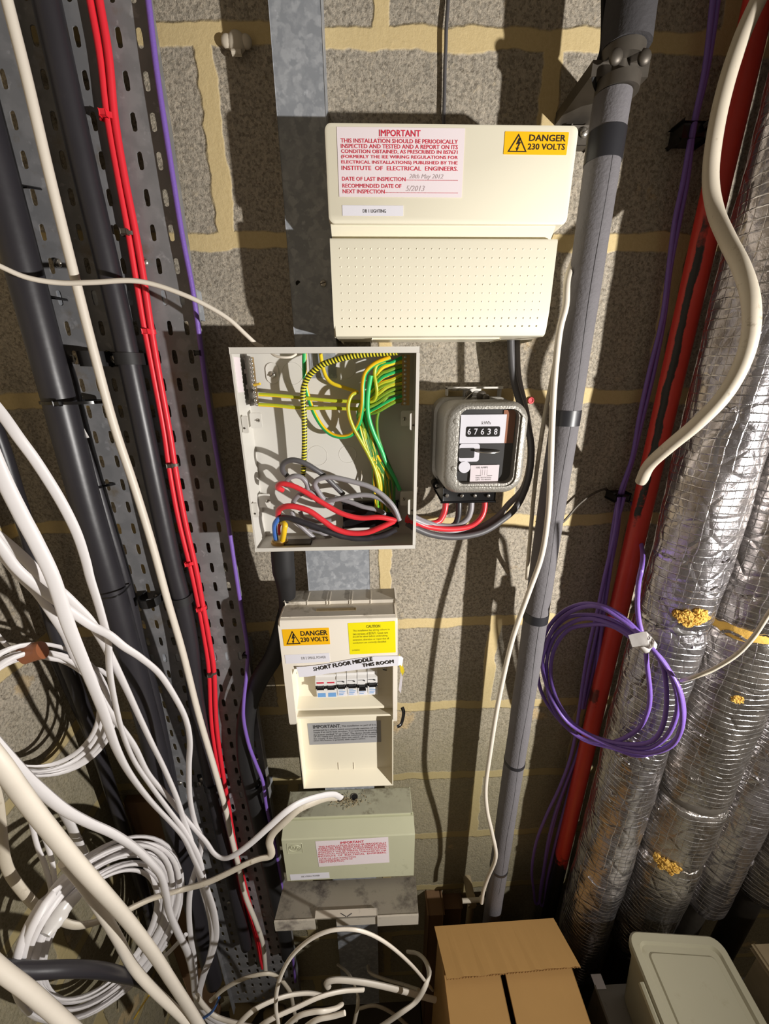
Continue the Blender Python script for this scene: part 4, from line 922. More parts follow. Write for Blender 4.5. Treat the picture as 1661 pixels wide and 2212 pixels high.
bmesh.ops.bevel(bm, geom=[e for e in bm.edges if abs(e.verts[0].co.x-e.verts[1].co.x) < 1e-6 and e.verts[0].co.z > zot+.001 and e.verts[1].co.z > zot+.001], offset=.003, segments=2, affect='EDGES')
for a, b in ((xl, xol), (xor_, xr)):
    prism(bm, [(.080, zlo+.03), (.080, zot), (fd, zot), (fd, zlo+.012), (fd-.004, zlo+.002), (fd-.008, zlo)], a, b)
mk('cover', bm, M['white_box'], db2, sharp=35)
bm = B(); box(bm, xl+.004, xr-.004, .083, .117, zt2-.0012, zt2+.0004, .0003, 1); a = DP(510, 600, .1); b = DP(855, 555, .1); dtop = mk('cover_top', bm, M['dusty'], db2, label='dusty top of the cover')
bm = B(); box(bm, a.x, b.x, .096, .103, zt2-.0005, zt2+.0009, .0003, 1); mk('moulded_slot', bm, M['debris'], dtop)
bm = B(); box(bm, xol-.001, xor_+.001, .082, .0865, zlo+.012, zot+.001)
prism(bm, [(.086, zof-.004), (.086, zof+.020), (.092, zof+.010), (.112, zof+.001), (.112, zof-.004)], xol, xor_); mk('recess_panel', bm, M['door_white'], db2, smooth=False)
for (x, y) in ((313, 1120), (1110, 1085)): screw(db2, DP(x, y, .089), .0045)
# six switches
def breaker(x0_, x1_, double=False, dark_up=False):
    e = None
    xa, xb = P(x0_, 1480, .108).x, P(x1_, 1480, .108).x
    zb_, zt_ = P(748, 1507-(x0_-680)*.03, .100).z, P(748, 1457-(x0_-680)*.03, .100).z
    h = zt_-zb_
    bm = B(); g = .0004
    prism(bm, [(.086, zb_), (.086, zt_), (.0985, zt_), (.0985, zb_+h*.90), (.104, zb_+h*.84), (.1045, zb_+h*.52), (.0995, zb_+h*.44), (.0985, zb_)], xa+g, xb-g)
    o = mk('circuit_breaker', bm, M['breaker'], db2, smooth=False)
    n = 2 if double else 1; wd = (xb-xa)/n
    for k in range(n):
        c = xa+wd*(k+.5)
        bm = B(); zz = zb_+h*(.57 if not dark_up else .52); box(bm, c-wd*.46, c+wd*.46, .1035, .1060, zz-.0026, zz+.0026, .0005, 1); box(bm, c-wd*.30, c+wd*.30, .105, .1095, zz-(.0015 if not dark_up else .006), zz+.003, .0008, 1)
        mk('switch_toggle', bm, M['black_gloss'], o)
        if double: bm = B(); box(bm, c-wd*.33, c+wd*.33, .1040, .1049, zb_+h*.73, zb_+h*.78); mk('red_marker', bm, M['ink_red'], o)
        else:
            bm = B(); cyl(bm, (c+wd*.12, -.1043, zb_+h*.76), (c+wd*.28, -.1053, zb_+h*.74), .0012, n=8); box(bm, c-wd*.4, c+wd*.1, .1042, .1049, zb_+h*.765, zb_+h*.775); mk('rating_mark', bm, M['ink_darkgrey'], o)
        bm = B(); box(bm, c-wd*.38, c+wd*.38, .0984, .0990, zb_+h*.04, zb_+h*.36); mk('maker_label', bm, M['ink_blue'] if double else M['paper_white'], o, smooth=False)
        if not double:
            bm = B()
            for q in range(4): box(bm, c-wd*.32, c+wd*(.1+.2*((q*7) % 3)/2), .0991, .0993, zb_+h*(.08+.07*q), zb_+h*(.105+.07*q))
            mk('small_print', bm, M['ink_blue'], o, smooth=False, kind='stuff')
breaker(680, 726, True)
for a, b, dk in ((726, 748.5, 0), (748.5, 771.5, 0), (771.5, 793.5, 1), (793.5, 816, 0)): breaker(a, b, False, dk)
# stickers
e_ = danger(db2, (609, 1359, 713, 1392), fd+.0001, ang=math.radians(.9))
sy, _ = label('caution_sticker', (752, 1345, 854, 1410), fd+.0001, 'sticker_lemon', db2, 'bright yellow caution sticker', rad=.0012, ang=math.radians(1.2))
T(sy, 'CAUTION', (791, 1350, 821, 1356), fd+.0006, 'ink_olive', bold=.02, ang=.02)
for i, s in enumerate(('This installation has wiring colours to', 'two versions of BS7671. Great care', 'should be taken before undertaking', 'extension, alteration or repair that all', 'conductors are correctly identified')):
    T(sy, s, (762, 1359+i*6.6, (842, 838, 837, 840, 834)[i], 1364+i*6.6), fd+.0006, 'ink_olive', ang=.02)
T(sy, 'L420022', (761, 1403, 777, 1406), fd+.0006, 'ink_olive', ang=.02)
sp, _ = label('board_name_strip', (615, 1414, 713, 1430), fd+.0001, 'paper_white', db2, 'faint strip naming the board', ang=.02)
T(sp, 'DB 2 SMALL POWER', (651, 1418, 704, 1423.5), fd+.0006, 'ink_grey', ang=.02)
# handwritten paper tape, stuck across the opening and curling off to the right
bm = B(); uvl = bm.loops.layers.uv.verify()
top = [(640, 1441, fd+.004), (660, 1440, fd+.003), (700, 1435, fd+.0015), (760, 1424, fd+.0015), (810, 1418, fd+.0015), (862, 1417, fd+.002), (868, 1419, fd-.003), (871, 1422, fd-.008)]
bot = [(646, 1463, fd+.004), (664, 1462, fd+.003), (702, 1456, fd+.0015), (762, 1448, fd+.0015), (812, 1442, fd+.0015), (860, 1438, fd+.002), (865, 1436, fd-.003), (868, 1440, fd-.008)]
va = [bm.verts.new(P(*q)) for q in top]; vb = [bm.verts.new(P(*q)) for q in bot]; vc = [bm.verts.new(P(*q)+Vector((0, .0003, 0))) for q in top]; vd = [bm.verts.new(P(*q)+Vector((0, .0003, 0))) for q in bot]
for i in range(len(va)-1):
    bm.faces.new((va[i], va[i+1], vb[i+1], vb[i])); bm.faces.new((vc[i], vc[i+1], vd[i+1], vd[i])); bm.faces.new((va[i], va[i+1], vc[i+1], vc[i])); bm.faces.new((vb[i], vb[i+1], vd[i+1], vd[i]))
ht = mk('handwritten_tape', bm, M['paper_white'], label='strip of white tape with handwriting stuck above the switches of the small power board', cat='label')
T(ht, 'SHORT FLOOR MIDDLE', (674, 1431, 806, 1439), fd+.0024, 'ink_black', ang=.175, bold=.03, shear=.1)
T(ht, 'THIS ROOM', (783, 1430, 851, 1437), fd+.0026, 'ink_black', ang=.13, bold=.03, shear=.1)
bm = B()
a = [(862, 1415, .115), (868, 1430, .112), (874, 1450, .108), (869, 1460, .105)]; b = [(864, 1412, .100), (862, 1436, .1), (866, 1455, .098), (867, 1462, .098)]
va = [bm.verts.new(P(*q)) for q in a]; vb = [bm.verts.new(P(*q)) for q in b]
for i in range(3): bm.faces.new((va[i], va[i+1], vb[i+1], vb[i]))
bmesh.ops.solidify(bm, geom=bm.faces[:], thickness=.0005)
mk('sticker_curl', bm, M['sticker_lemon'], label='yellow sticker scrap curling off the right side of the small power board', cat='sticker')
bm = B(); va = [bm.verts.new(P(*q)) for q in ((866, 1452, .104), (870, 1462, .104), (866, 1498, .1), (861, 1490, .1))]; bm.faces.new(va); bmesh.ops.solidify(bm, geom=bm.faces[:], thickness=.0005)
mk('paper_scrap', bm, M['paper_white'], label='white paper scrap hanging under the yellow curl beside the small power board', cat='paper')
bm = B(); q = P(862, 1535, .09); tube(bm, [q+Vector((-.006, -.035, -.002)), q+Vector((.002, -.03, 0)), q+Vector((.008, -.01, .004)), q+Vector((.006, .0, .008))], .0035, 8, 4, flat=.4); mk('flap_catch', bm, M['black_gloss'], db2, label='black plastic catch')
# hanging flap (a shallow tray seen from inside)
hx0, hx1 = P(642, 1560, .118).x, P(849, 1560, .118).x; hz1, hz0 = P(745, 1549, .120).z, P(745, 1700, .124).z
bm = B(); t = .0018; db_, df_ = .098, .124
box(bm, hx0, hx1, db_, db_+t, hz0+.016, hz1)
prism(bm, [(db_, hz0+.017), (db_+t, hz0+.018), (df_, hz0+.001), (df_, hz0-.0005), (df_-.003, hz0-.0005)], hx0, hx1)
prism(bm, [(db_, hz1-.001), (db_+.002, hz1+.001), (df_-.004, hz1+.004), (df_-.002, hz1+.002), (df_-.004, hz1+.0005)], hx0, hx1)
for a, b in ((hx0, hx0+t), (hx1-t, hx1)): prism(bm, [(db_, hz1), (db_, hz0+.016), (df_-.003, hz0-.0005), (df_, hz0+.001), (df_, hz1-.02), (df_-.002, hz1+.002)], a, b)
dr = mk('hinged_flap', bm, M['door_white'], db2, smooth=False, label='cream flap hanging open')
bm = B()
for x in (731, 764): a = P(x, 1650, db_+t+.0003); box(bm, a.x-.0004, a.x+.0004, db_+t, db_+t+.0012, P(x, 1664, db_).z, P(x, 1645, db_).z)
mk('moulding_rib', bm, M['dusty'], dr, smooth=False)
sg, _ = label('test_notice', (664, 1562, 823, 1603), db_+t+.0002, 'sticker_grey', dr, 'grey printed test notice', ang=-.01+.02)
T(sg, 'IMPORTANT.', (676, 1566, 736, 1573), db_+t+.0008, 'ink_darkgrey', bold=.025, ang=.012)
T(sg, 'This installation or part of it is', (738, 1565, 812, 1570), db_+t+.0008, 'ink_darkgrey', ang=.012)
for i, s in enumerate(('protected by a device which automatically switches off the', 'supply if an earth fault develops. Test quarterly by pressing', 'the button marked "T" or "Test". The device should switch', 'off the supply and should then be switched on to restore', 'the supply. If the device does not switch off the supply', 'when the button is pressed, seek expert advice.')):
    T(sg, s, (677, 1573.5+i*4.6, (815, 814, 815, 813, 812, 790)[i], 1577.3+i*4.6), db_+t+.0008, 'ink_darkgrey', bold=.005, ang=.012)
# armoured cable rising out of the open box base and curving behind the board
bm = B(); tube(bm, [Vector((P(612, 1200, .085).x, -.085, bz0-.0005)), P(612, 1225, .083), P(616, 1250, .078), P(620, 1285, .07), P(618, 1330, .055)], .0185, 20, 8, rfun=lambda L, f: 1-.32*max(0, (f-.35)/.65))
mk('cable_shroud', bm, M['black_matt'], label='black tapering shroud under the open box, above the small power board', cat='cable shroud')
pc('armoured_cable', 'black cable bowing out left of the small power board and down to the tray foot', [(622, 1320, .04), (608, 1370, .04), (590, 1420, .045), (565, 1460, .05), (542, 1510, .052), (530, 1570, .052), (532, 1640, .052), (545, 1700, .052), (562, 1780, .052), (580, 1860, .052), (600, 1950, .052), (622, 2060, .052)], 36, 'black_matt', n=18)
saddle(P(547, 1694, .05).x+.004, P(547, 1694, .05).z, .0165, .052, .02, 'black clamp with a pale screw on the tray, left of the pale green board', (-1,))

# ================================================================== lowest board, pale green
ex0, ex1 = P(612, 1840, .135).x, P(895, 1840, .135).x
gx0, gx1 = P(628, 1716, .055).x, P(885, 1716, .055).x
gz = P(755, 1706, .052).z
zc0 = P(755, 1806, .135).z; zc1 = P(755, 1896, .135).z
db3 = new_empty('fuse_board', ((ex0+ex1)/2, -.052, zc1), 'dusty pale green fuse board, lowest on the wall, with a smoky grey flap', 'fuse board')
bm = B(); box(bm, ex0+.004, ex1-.004, .052, .104, zc1+.01, gz-.001, .0015, 1); mk('case', bm, M['green_paint'], db3)
bm = B(); box(bm, gx0, gx1, .0525, .105, gz-.0012, gz+.0002); tp = mk('case_top', bm, M['green_dusty'], db3, smooth=False, label='dirt covered top with cable holes')
for (x, y, r_) in ((765, 1722, .0075), (735, 1724, .007), (695, 1722, .006)):
    # hole positions on the top plate
    v = RT*((x-830.5)/F)-UP*((y-1106)/F)+FW; q = CAMP+v*((gz+.0004-ZC)/v.z)
    bm = B(); pts = [q+Vector((r_*math.cos(a*math.pi/12), r_*math.sin(a*math.pi/12), 0)) for a in range(25)]; tube(bm, pts, .0012, 6, 1, raw=True); mk('grommet', bm, M['dark_steel'], tp)
    bm = B(); cyl(bm, q+Vector((0, 0, -.0003)), q+Vector((0, 0, .0002)), r_, n=20); mk('knockout_hole', bm, M['dark'], tp)
rnd = random.Random(9); bm = B()
def PZ(x, y, z):
    v = RT*((x-830.5)/F)-UP*((y-1106)/F)+FW; return CAMP+v*((z-ZC)/v.z)
for i in range(150):
    x = rnd.gauss(752, 17); y = rnd.gauss(1729, 7)
    if (abs(x-765) < 8 and abs(y-1722) < 6): continue
    q = PZ(x, y, gz+.001+rnd.uniform(0, .002)); a = rnd.uniform(0, 6.3); l_ = rnd.uniform(.002, .006)
    tube(bm, [q, q+Vector((math.cos(a)*l_, math.sin(a)*l_, rnd.uniform(0, .002)))], .0004, 4, 1)
mk('straw_debris', bm, M['debris'], label='loose straw-like debris on top of the pale green board', cat='debris', kind='stuff')
zs = P(755, 1775, .108).z
bm = B(); prism(bm, [(.100, zc1+.002), (.100, gz-.0065), (.108, gz-.0065), (.135, zc0), (.1365, zc0-.003), (.1365, zc1+.001), (.1355, zc1), (.110, zc1)], ex0, ex1); mk('cover', bm, M['green_paint'], db3, smooth=False)
df = .1367
nl, _ = label('notice_sticker', (682, 1816, 840, 1864), df, 'sticker_white', db3, 'white notice printed in red capitals', ang=.03)
T(nl, 'IMPORTANT', (735, 1817, 786, 1822), df+.0006, 'ink_red', bold=.02, ang=.03)
for i, s in enumerate(('THIS INSTALLATION SHOULD BE PERIODICALLY', 'INSPECTED AND TESTED AND A REPORT ON ITS', 'CONDITION OBTAINED, AS PRESCRIBED IN BS7671', '(FORMERLY THE IEE WIRING REGULATIONS FOR', 'ELECTRICAL INSTALLATIONS) PUBLISHED BY THE', 'INSTITUTE  OF  ELECTRICAL  ENGINEERS.')):
    T(nl, s, (687.5, 1823.5+i*4.15, 834.5, 1827+i*4.15), df+.0006, 'ink_red', bold=.008, ang=.03)
T(nl, 'DATE OF LAST INSPECTION', (690, 1851.8, 769, 1855), df+.0006, 'ink_red', ang=.03); T(nl, 'RECOMMENDED DATE OF', (690, 1856, 762, 1859), df+.0006, 'ink_red', ang=.03); T(nl, 'NEXT INSPECTION', (690.5, 1860, 743, 1863), df+.0006, 'ink_red', ang=.03)
ns, _ = label('board_name_strip', (626, 1888.5, 712, 1897), df, 'paper_white', db3, 'small white name strip', ang=.025)
T(ns, 'DB 3 SMALL POWER', (651, 1891, 691, 1894.2), df+.0006, 'ink_grey', ang=.025)
# embossed emblem
q0, q1 = P(619, 1823, df), P(654, 1842, df); bm = B(); cx, cz, w_, h_ = (q0.x+q1.x)/2, (q0.z+q1.z)/2, q1.x-q0.x, q0.z-q1.z
lp_ = [Vector((x, -df, z)) for x, z in rr_loop(cx, cz, w_, h_, .001)]; tube(bm, lp_+[lp_[0]], .0006, 5, 1, raw=True)
lp_ = [Vector((cx+w_*.40*math.cos(a*math.pi/12), -df, cz+h_*.33*math.sin(a*math.pi/12))) for a in range(25)]; tube(bm, lp_, .0006, 5, 1, raw=True)
tube(bm, [Vector((cx+w_*(-.30+.6*k/10), -df-.0002, cz+h_*.2*math.sin(k*1.9))) for k in range(11)], .0006, 5, 4)
mk('embossed_emblem', bm, M['green_paint'], db3)
# smoky flap, swung out and seen from above
fz = P(755, 1898, .135).z
A0, A1 = P(614, 1907, .130), P(898, 1893, .130)
B0, B1 = P(592, 1991, .205), P(904, 1977, .205)
zz = (A0.z+A1.z)/2; zz2 = (B0.z+B1.z)/2
bm = B(); vs4 = [bm.verts.new(q) for q in ((A0.x, -.130, zz), (A1.x, -.130, zz), (B1.x, -.205, zz2), (B0.x, -.205, zz2))]; bm.faces.new(vs4)
r_ = bmesh.ops.solidify(bm, geom=bm.faces[:], thickness=.0018)
zl = P(755, 2004, .206).z
box(bm, B0.x, P(680, 1990, .205).x, .203, .206, zl, zz2+.001); box(bm, P(815, 1990, .205).x, B1.x, .203, .206, zl, zz2+.001); box(bm, P(726, 1990, .205).x, P(815, 1990, .205).x, .2, .203, zl+.001, zz2+.001)
for x in (A0.x+.001, A1.x-.001): pass
fl = mk('hinged_flap', bm, M['flap'], db3, smooth=False, label='smoky grey flap swung open and caked with dust')
bm = B(); qa, qb = P(738, 1975, .198), P(748, 1981, .203)
for a, b in (((736, 1973), (748, 1980)), ((760, 1973), (750, 1980))): tube(bm, [PZ(a[0], a[1], zz2+.002), PZ(b[0], b[1], zz2+.002)], .0007, 5, 2)
mk('moulded_notch', bm, M['black_matt'], fl)
bm = B(); a = PZ(682, 1968, zz2+.0012); b = PZ(814, 1975, zz2+.0012); box(bm, a.x, b.x, .192, .203, zz2-.001, zz2+.0018, .0005, 1); mk('finger_pull', bm, M['flap'], fl)

# ================================================================== small wall things
bm = B(); q = P(511, 92, .006); dome(bm, q, .012, flat=.5); 
for s in (-1, 1): dome(bm, q+Vector((s*.012, 0, .001)), .0075, flat=.6)
cyl(bm, q+Vector((-.006, -.004, -.012)), q+Vector((.006, -.004, -.012)), .0035, n=8)
mk('cable_clip', bm, M['dirty_cable'], label='dirty white saddle clip left on the wall at the upper left, in shadow', cat='clip')
q = P(1147, 865, .003); bm = B(); pts = [q+Vector((.0042*math.cos(a*math.pi/10), 0, .0042*math.sin(a*math.pi/10))) for a in range(21)]; tube(bm, pts, .0016, 6, 1, raw=True); cyl(bm, q+Vector((0, .004, 0)), q, .003, n=10)
mk('wall_plug', bm, M['red_core'], label='small red wall plug in the blockwork right of the meter', cat='wall plug')
pc('old_flex', 'thin grey flex hanging on the blockwork above the white fuse board', [(970, -60, .006), (968, 0, .006), (964, 60, .007), (963, 100, .007), (961, 150, .006), (960, 205, .006), (958, 270, .006)], 8, 'dark_grey_cable')
bm = B(); q0 = P(1296, 110, .07); tube(bm, pp([(1303, -40, .08), (1303, 60, .08), (1300, 110, .085), (1290, 140, .09), (1283, 165, .09), (1287, 190, .085), (1296, 205, .075)]), .003, 8, 6, flat=.4)
mk('loose_tape', bm, M['black_matt'], fp, label='loose end of tape curling off the old sleeve')
pc('flex', 'cream flex running down beside the grey foam pipe from the fuse board to the floor', [(1276, 430, .03), (1262, 490, .035), (1244, 550, .045), (1226, 600, .10), (1222, 660, .112), (1208, 720, .112), (1197, 830, .112), (1192, 930, .112), (1189, 1020, .112), (1184, 1110, .112), (1170, 1200, .112), (1142, 1280, .112), (1110, 1370, .112), (1090, 1450, .112), (1072, 1540, .112), (1058, 1630, .112), (1049, 1700, .112), (1052, 1750, .112), (1063, 1800, .112), (1071, 1850, .112), (1054, 1895, .10), (1044, 1925, .10), (1040, 1950, .10)], 11.5, 'cream_cable', n=10, at=10)
pc('flex', 'white flex splitting off left of the cream one beside the grey foam pipe', [(1214, 690, .05), (1203, 760, .05), (1190, 830, .05), (1180, 880, .05), (1170, 940, .05), (1160, 1010, .05), (1152, 1080, .05), (1146, 1150, .05), (1141, 1210, .048), (1138, 1250, .03)], 9, 'dirty_cable', n=10)
pc('old_flex', 'thin brown flex curving out right from behind the foam pipe below the meter', [(1200, 1140, .03), (1222, 1122, .02), (1245, 1095, .016), (1268, 1075, .016), (1290, 1062, .012), (1310, 1055, .008)], 5, 'dark_steel', n=8)
pc('power_cable', 'thick aged white cable looping from the top right corner down to the red pipe', [(1668, -60, .08), (1638, 0, .08), (1602, 80, .08), (1570, 175, .08), (1546, 280, .08), (1535, 380, .082), (1545, 455, .095), (1572, 520, .13), (1602, 580, .165), (1621, 645, .185), (1622, 715, .19), (1603, 785, .19), (1563, 855, .19), (1505, 915, .175), (1445, 965, .14), (1402, 1005, .10), (1385, 1040, .08)], 33, 'dirty_cable', n=18, at=9)
pc('flex', 'thin pale flex sagging in from the right edge to the silver pipes', [(1700, 1270, .30), (1661, 1325, .29), (1628, 1375, .28), (1590, 1415, .27), (1540, 1446, .26), (1500, 1462, .25), (1472, 1470, .22)], 9, 'dirty_cable', n=10)
# purple strands beside the red pipe
PU = [(1552, -60), (1545, 0), (1525, 150), (1497, 278), (1480, 390), (1462, 480), (1446, 580), (1432, 690), (1408, 800), (1385, 900), (1366, 990), (1340, 1072), (1328, 1150), (1315, 1230), (1302, 1310), (1290, 1380), (1276, 1450), (1260, 1530)]
for k, (dx, lb) in enumerate(((-5, 'left purple cable of the pair clipped beside the red pipe'), (5, 'right purple cable of the pair clipped beside the red pipe'))):
    cable('data_cable', lb, pp([(x+dx*(.6+.4*math.sin(i*1.7)), y) for i, (x, y) in enumerate(PU)], .022), .0034, 'purple')
PL = [(1340, 1074), (1326, 1150), (1312, 1240), (1300, 1320), (1285, 1400), (1272, 1470), (1256, 1550), (1238, 1630), (1215, 1700), (1192, 1760), (1172, 1820), (1160, 1880)]
for k, lb in enumerate(('purple cable doubled back in a hairpin near the floor, left strand', 'purple cable doubled back in a hairpin near the floor, right strand')):
    path = [(x+(-9 if k == 0 else 9)*(1 if i > 1 else .3)+(5*math.sin(i*1.1+k*2)), y) for i, (x, y) in enumerate(PL)]
    end = [(1153, 1925), (1156, 1950), (1164, 1948), (1170, 1915), (1182, 1840), (1205, 1745), (1235, 1660)] if k == 0 else [(1168, 1915), (1166, 1950), (1175, 1952), (1182, 1900), (1200, 1820), (1222, 1735), (1246, 1640)]
    cable('data_cable', lb, pp(path+end, .034, .028), .0033, 'purple')
q = P(1497, 283, .02); bm = B(); box(bm, q.x-.018, q.x+.018, .004, .022, q.z-.010, q.z+.008, .004, 2); cyl(bm, q+Vector((.010, -.004, .002)), q+Vector((.02, -.012, .010)), .004, n=10); mk('cable_clip', bm, M['black_gloss'], label='upper black clip holding the purple pair beside the red pipe', cat='clip')
q = P(1338, 1072, .02); bm = B(); box(bm, q.x-.014, q.x+.012, .004, .030, q.z-.006, q.z+.006, .003, 2); cyl(bm, q+Vector((-.012, -.006, .004)), q+Vector((-.018, -.012, .009)), .002, n=8); mk('cable_clip', bm, M['black_gloss'], label='lower black clip gathering the purple cables beside the red pipe', cat='clip')
# purple coil
def dcoil(x): return .05+max(0, (x-1165))/310*.175
loops = [
 [(1383, 1150), (1388, 1190), (1379, 1260), (1377, 1310), (1382, 1350), (1393, 1380), (1420, 1415), (1450, 1455), (1471, 1500), (1476, 1550), (1462, 1595), (1425, 1620), (1375, 1632), (1320, 1615), (1260, 1598), (1212, 1560), (1176, 1510), (1162, 1462)],
 [(1162, 1462), (1166, 1410), (1182, 1360), (1215, 1322), (1260, 1304), (1310, 1312), (1352, 1338), (1388, 1375), (1408, 1400), (1432, 1440), (1440, 1500), (1434, 1560), (1412, 1598), (1370, 1608), (1310, 1600), (1258, 1578), (1215, 1540), (1185, 1490), (1171, 1440)],
 [(1171, 1440), (1180, 1395), (1200, 1350), (1240, 1318), (1290, 1310), (1340, 1338), (1380, 1370), (1404, 1396), (1424, 1420), (1460, 1475), (1473, 1530), (1470, 1578), (1448, 1612), (1400, 1627), (1340, 1618), (1280, 1594), (1226, 1560), (1190, 1505), (1173, 1450)],
 [(1173, 1450), (1176, 1400), (1192, 1365), (1226, 1334), (1275, 1328), (1325, 1340), (1372, 1372), (1392, 1395), (1398, 1440), (1404, 1500), (1398, 1540), (1378, 1575), (1340, 1598), (1310, 1604), (1262, 1596), (1222, 1570), (1190, 1520), (1180, 1460)],
 [(1180, 1460), (1184, 1410), (1200, 1372), (1235, 1345), (1275, 1336), (1330, 1352), (1376, 1380), (1405, 1400), (1438, 1436), (1460, 1490), (1462, 1540), (1440, 1590), (1400, 1616), (1345, 1612), (1290, 1600), (1240, 1565), (1205, 1515), (1190, 1460), (1196, 1405), (1226, 1362), (1270, 1350), (1320, 1352), (1372, 1384), (1395, 1402)],
]
pts = [P(1366, 1085, .016), P(1374, 1120, .018), P(1382, 1160, .035), P(1388, 1195, .09)]
loops[0] = [(1386, 1225)]+loops[0][2:]
for i, L in enumerate(loops):
    for q in (L if i == 0 else L[1:]): pts.append(P(q[0], q[1], dcoil(q[0])+.005*(i % 3)))
cable('data_cable', 'purple cable hung up in a loose coil in front of the red and silver pipes', pts, .0035, 'purple', n=10, sub=5)
bm = B(); ta = [(1357, 1372, .195), (1378, 1367, .20), (1396, 1364, .205), (1414, 1384, .205)]; tb = [(1366, 1398, .195), (1386, 1395, .20), (1402, 1402, .205), (1412, 1398, .205)]
va = [bm.verts.new(P(*q)) for q in ta]; vb = [bm.verts.new(P(*q)) for q in tb]
for i in range(3): bm.faces.new((va[i], va[i+1], vb[i+1], vb[i]))
bmesh.ops.solidify(bm, geom=bm.faces[:], thickness=.001)
q = P(1394, 1388, .19); tube(bm, [q+Vector((-.009, 0, .009)), q, q+Vector((.008, 0, -.009))], .0125, 12, 4, flat=.75)
mk('tape_tab', bm, M['tape_clear'], label='white sticky tape tab binding the purple coil', cat='tape')

# ================================================================== white cables hanging at the left
WL = [
 ('widest flat white cable of the left bundle, hanging from the left edge to the floor', [(-60, 870, .235), (0, 1018, .235), (45, 1110, .235), (78, 1172, .235), (115, 1250, .235), (148, 1351, .235), (189, 1452, .23), (223, 1537, .22), (250, 1614, .21), (280, 1671, .2), (324, 1729, .19), (371, 1779, .18), (398, 1812, .175), (416, 1850, .17), (432, 1885, .165), (447, 1920, .16), (462, 1970, .155), (466, 2020, .15), (455, 2066, .15), (437, 2116, .15), (430, 2162, .15), (455, 2205, .15), (490, 2240, .15)], 23, .42, .5),
 ('white cable bowing down close to the thick black cable', [(-50, 830, .2), (0, 889, .2), (40, 945, .2), (80, 1000, .195), (130, 1080, .19), (165, 1150, .185), (185, 1210, .18), (195, 1250, .18), (216, 1317, .18), (233, 1385, .18), (237, 1452, .18), (249, 1520, .178), (266, 1587, .175), (290, 1644, .17), (324, 1695, .165), (364, 1749, .16), (400, 1798, .158), (428, 1850, .155), (440, 1900, .15), (452, 1950, .15), (462, 2010, .15), (450, 2075, .15), (430, 2130, .15)], 19, .48, .4),
 ('white cable crossing behind the flat one and kinking down beside the black cables', [(-50, 1120, .22), (0, 1161, .215), (54, 1208, .21), (94, 1250, .2), (130, 1277, .195), (163, 1308, .19), (195, 1342, .185), (222, 1385, .18), (240, 1420, .175), (262, 1465, .17), (280, 1503, .165), (303, 1553, .16), (327, 1604, .16), (347, 1644, .155), (364, 1681, .155), (381, 1722, .155), (395, 1765, .155), (412, 1815, .155), (424, 1862, .15), (438, 1920, .148), (455, 1985, .145), (458, 2050, .145), (440, 2110, .145), (425, 2160, .145), (440, 2210, .145)], 19, .5, .4),
 ('white cable swinging furthest right over the tray before dropping to the floor', [(-50, 1110, .24), (0, 1178, .235), (36, 1227, .23), (87, 1272, .225), (141, 1312, .22), (195, 1350, .21), (235, 1371, .205), (268, 1397, .2), (303, 1420, .19), (344, 1455, .175), (378, 1506, .165), (401, 1553, .16), (410, 1600, .155), (408, 1655, .15), (410, 1722, .145), (421, 1776, .14), (435, 1815, .14), (428, 1862, .14), (412, 1916, .14), (408, 1970, .14), (412, 2027, .14), (420, 2078, .14), (424, 2162, .14), (420, 2230, .14)], 18, .55, .4),
 ('pinkish white cable dipping under the bundle, then climbing to the pale green board', [(-40, 1130, .19), (0, 1190, .185), (36, 1236, .18), (81, 1281, .175), (112, 1326, .17), (141, 1371, .165), (162, 1418, .16), (202, 1479, .155), (236, 1537, .15), (287, 1607, .145), (320, 1671, .14), (366, 1725, .14), (408, 1777, .145), (443, 1816, .15), (462, 1843, .155), (482, 1854, .16), (505, 1848, .165), (540, 1823, .165), (578, 1789, .16), (617, 1754, .15), (650, 1733, .135), (690, 1720, .115), (720, 1716, .1), (737, 1724, .088)], 17, .5, .3),
]
for lb, L, wpx, fl_, tw in WL:
    pc('twin_cable', lb, L, wpx, 'white_cable', n=14, flat=fl_, twist=tw, at=7, sub=7)
pc('twin_cable', 'aged white cable looping from the left edge up to the pale green board', [(-30, 1650, .27), (-8, 1720, .275), (0, 1777, .28), (6, 1835, .285), (19, 1881, .29), (50, 1927, .295), (89, 1966, .295), (135, 1991, .29), (173, 1999, .285), (216, 1989, .27), (266, 1970, .25), (328, 1941, .22), (385, 1924, .18), (443, 1908, .175), (490, 1887, .17), (532, 1866, .165), (560, 1855, .16), (583, 1850, .158), (586, 1838, .156), (582, 1820, .154), (590, 1800, .15), (615, 1775, .145), (645, 1748, .135), (680, 1732, .12), (706, 1724, .105), (728, 1723, .09)], 16, 'dirty_cable', n=12, flat=.6, twist=.3, at=14, sub=7)
pc('mains_cable', 'thickest cream cable sweeping from the left edge to the bottom, nearest the viewer', [(-90, 1540, .405), (0, 1650, .405), (40, 1705, .40), (85, 1765, .395), (154, 1850, .385), (212, 1916, .375), (270, 1981, .35), (328, 2055, .325), (372, 2122, .31), (410, 2180, .30), (440, 2230, .30), (480, 2300, .30)], 38, 'cream_cable', n=20, flat=.7, at=4)
pc('mains_cable', 'cream cable running just under the thickest one to the bottom edge', [(140, 1860, .34), (185, 1916, .33), (220, 1970, .32), (254, 2027, .31), (285, 2085, .3), (328, 2135, .3), (385, 2189, .3), (430, 2235, .3), (470, 2280, .3)], 20, 'cream_cable', n=14, at=3)
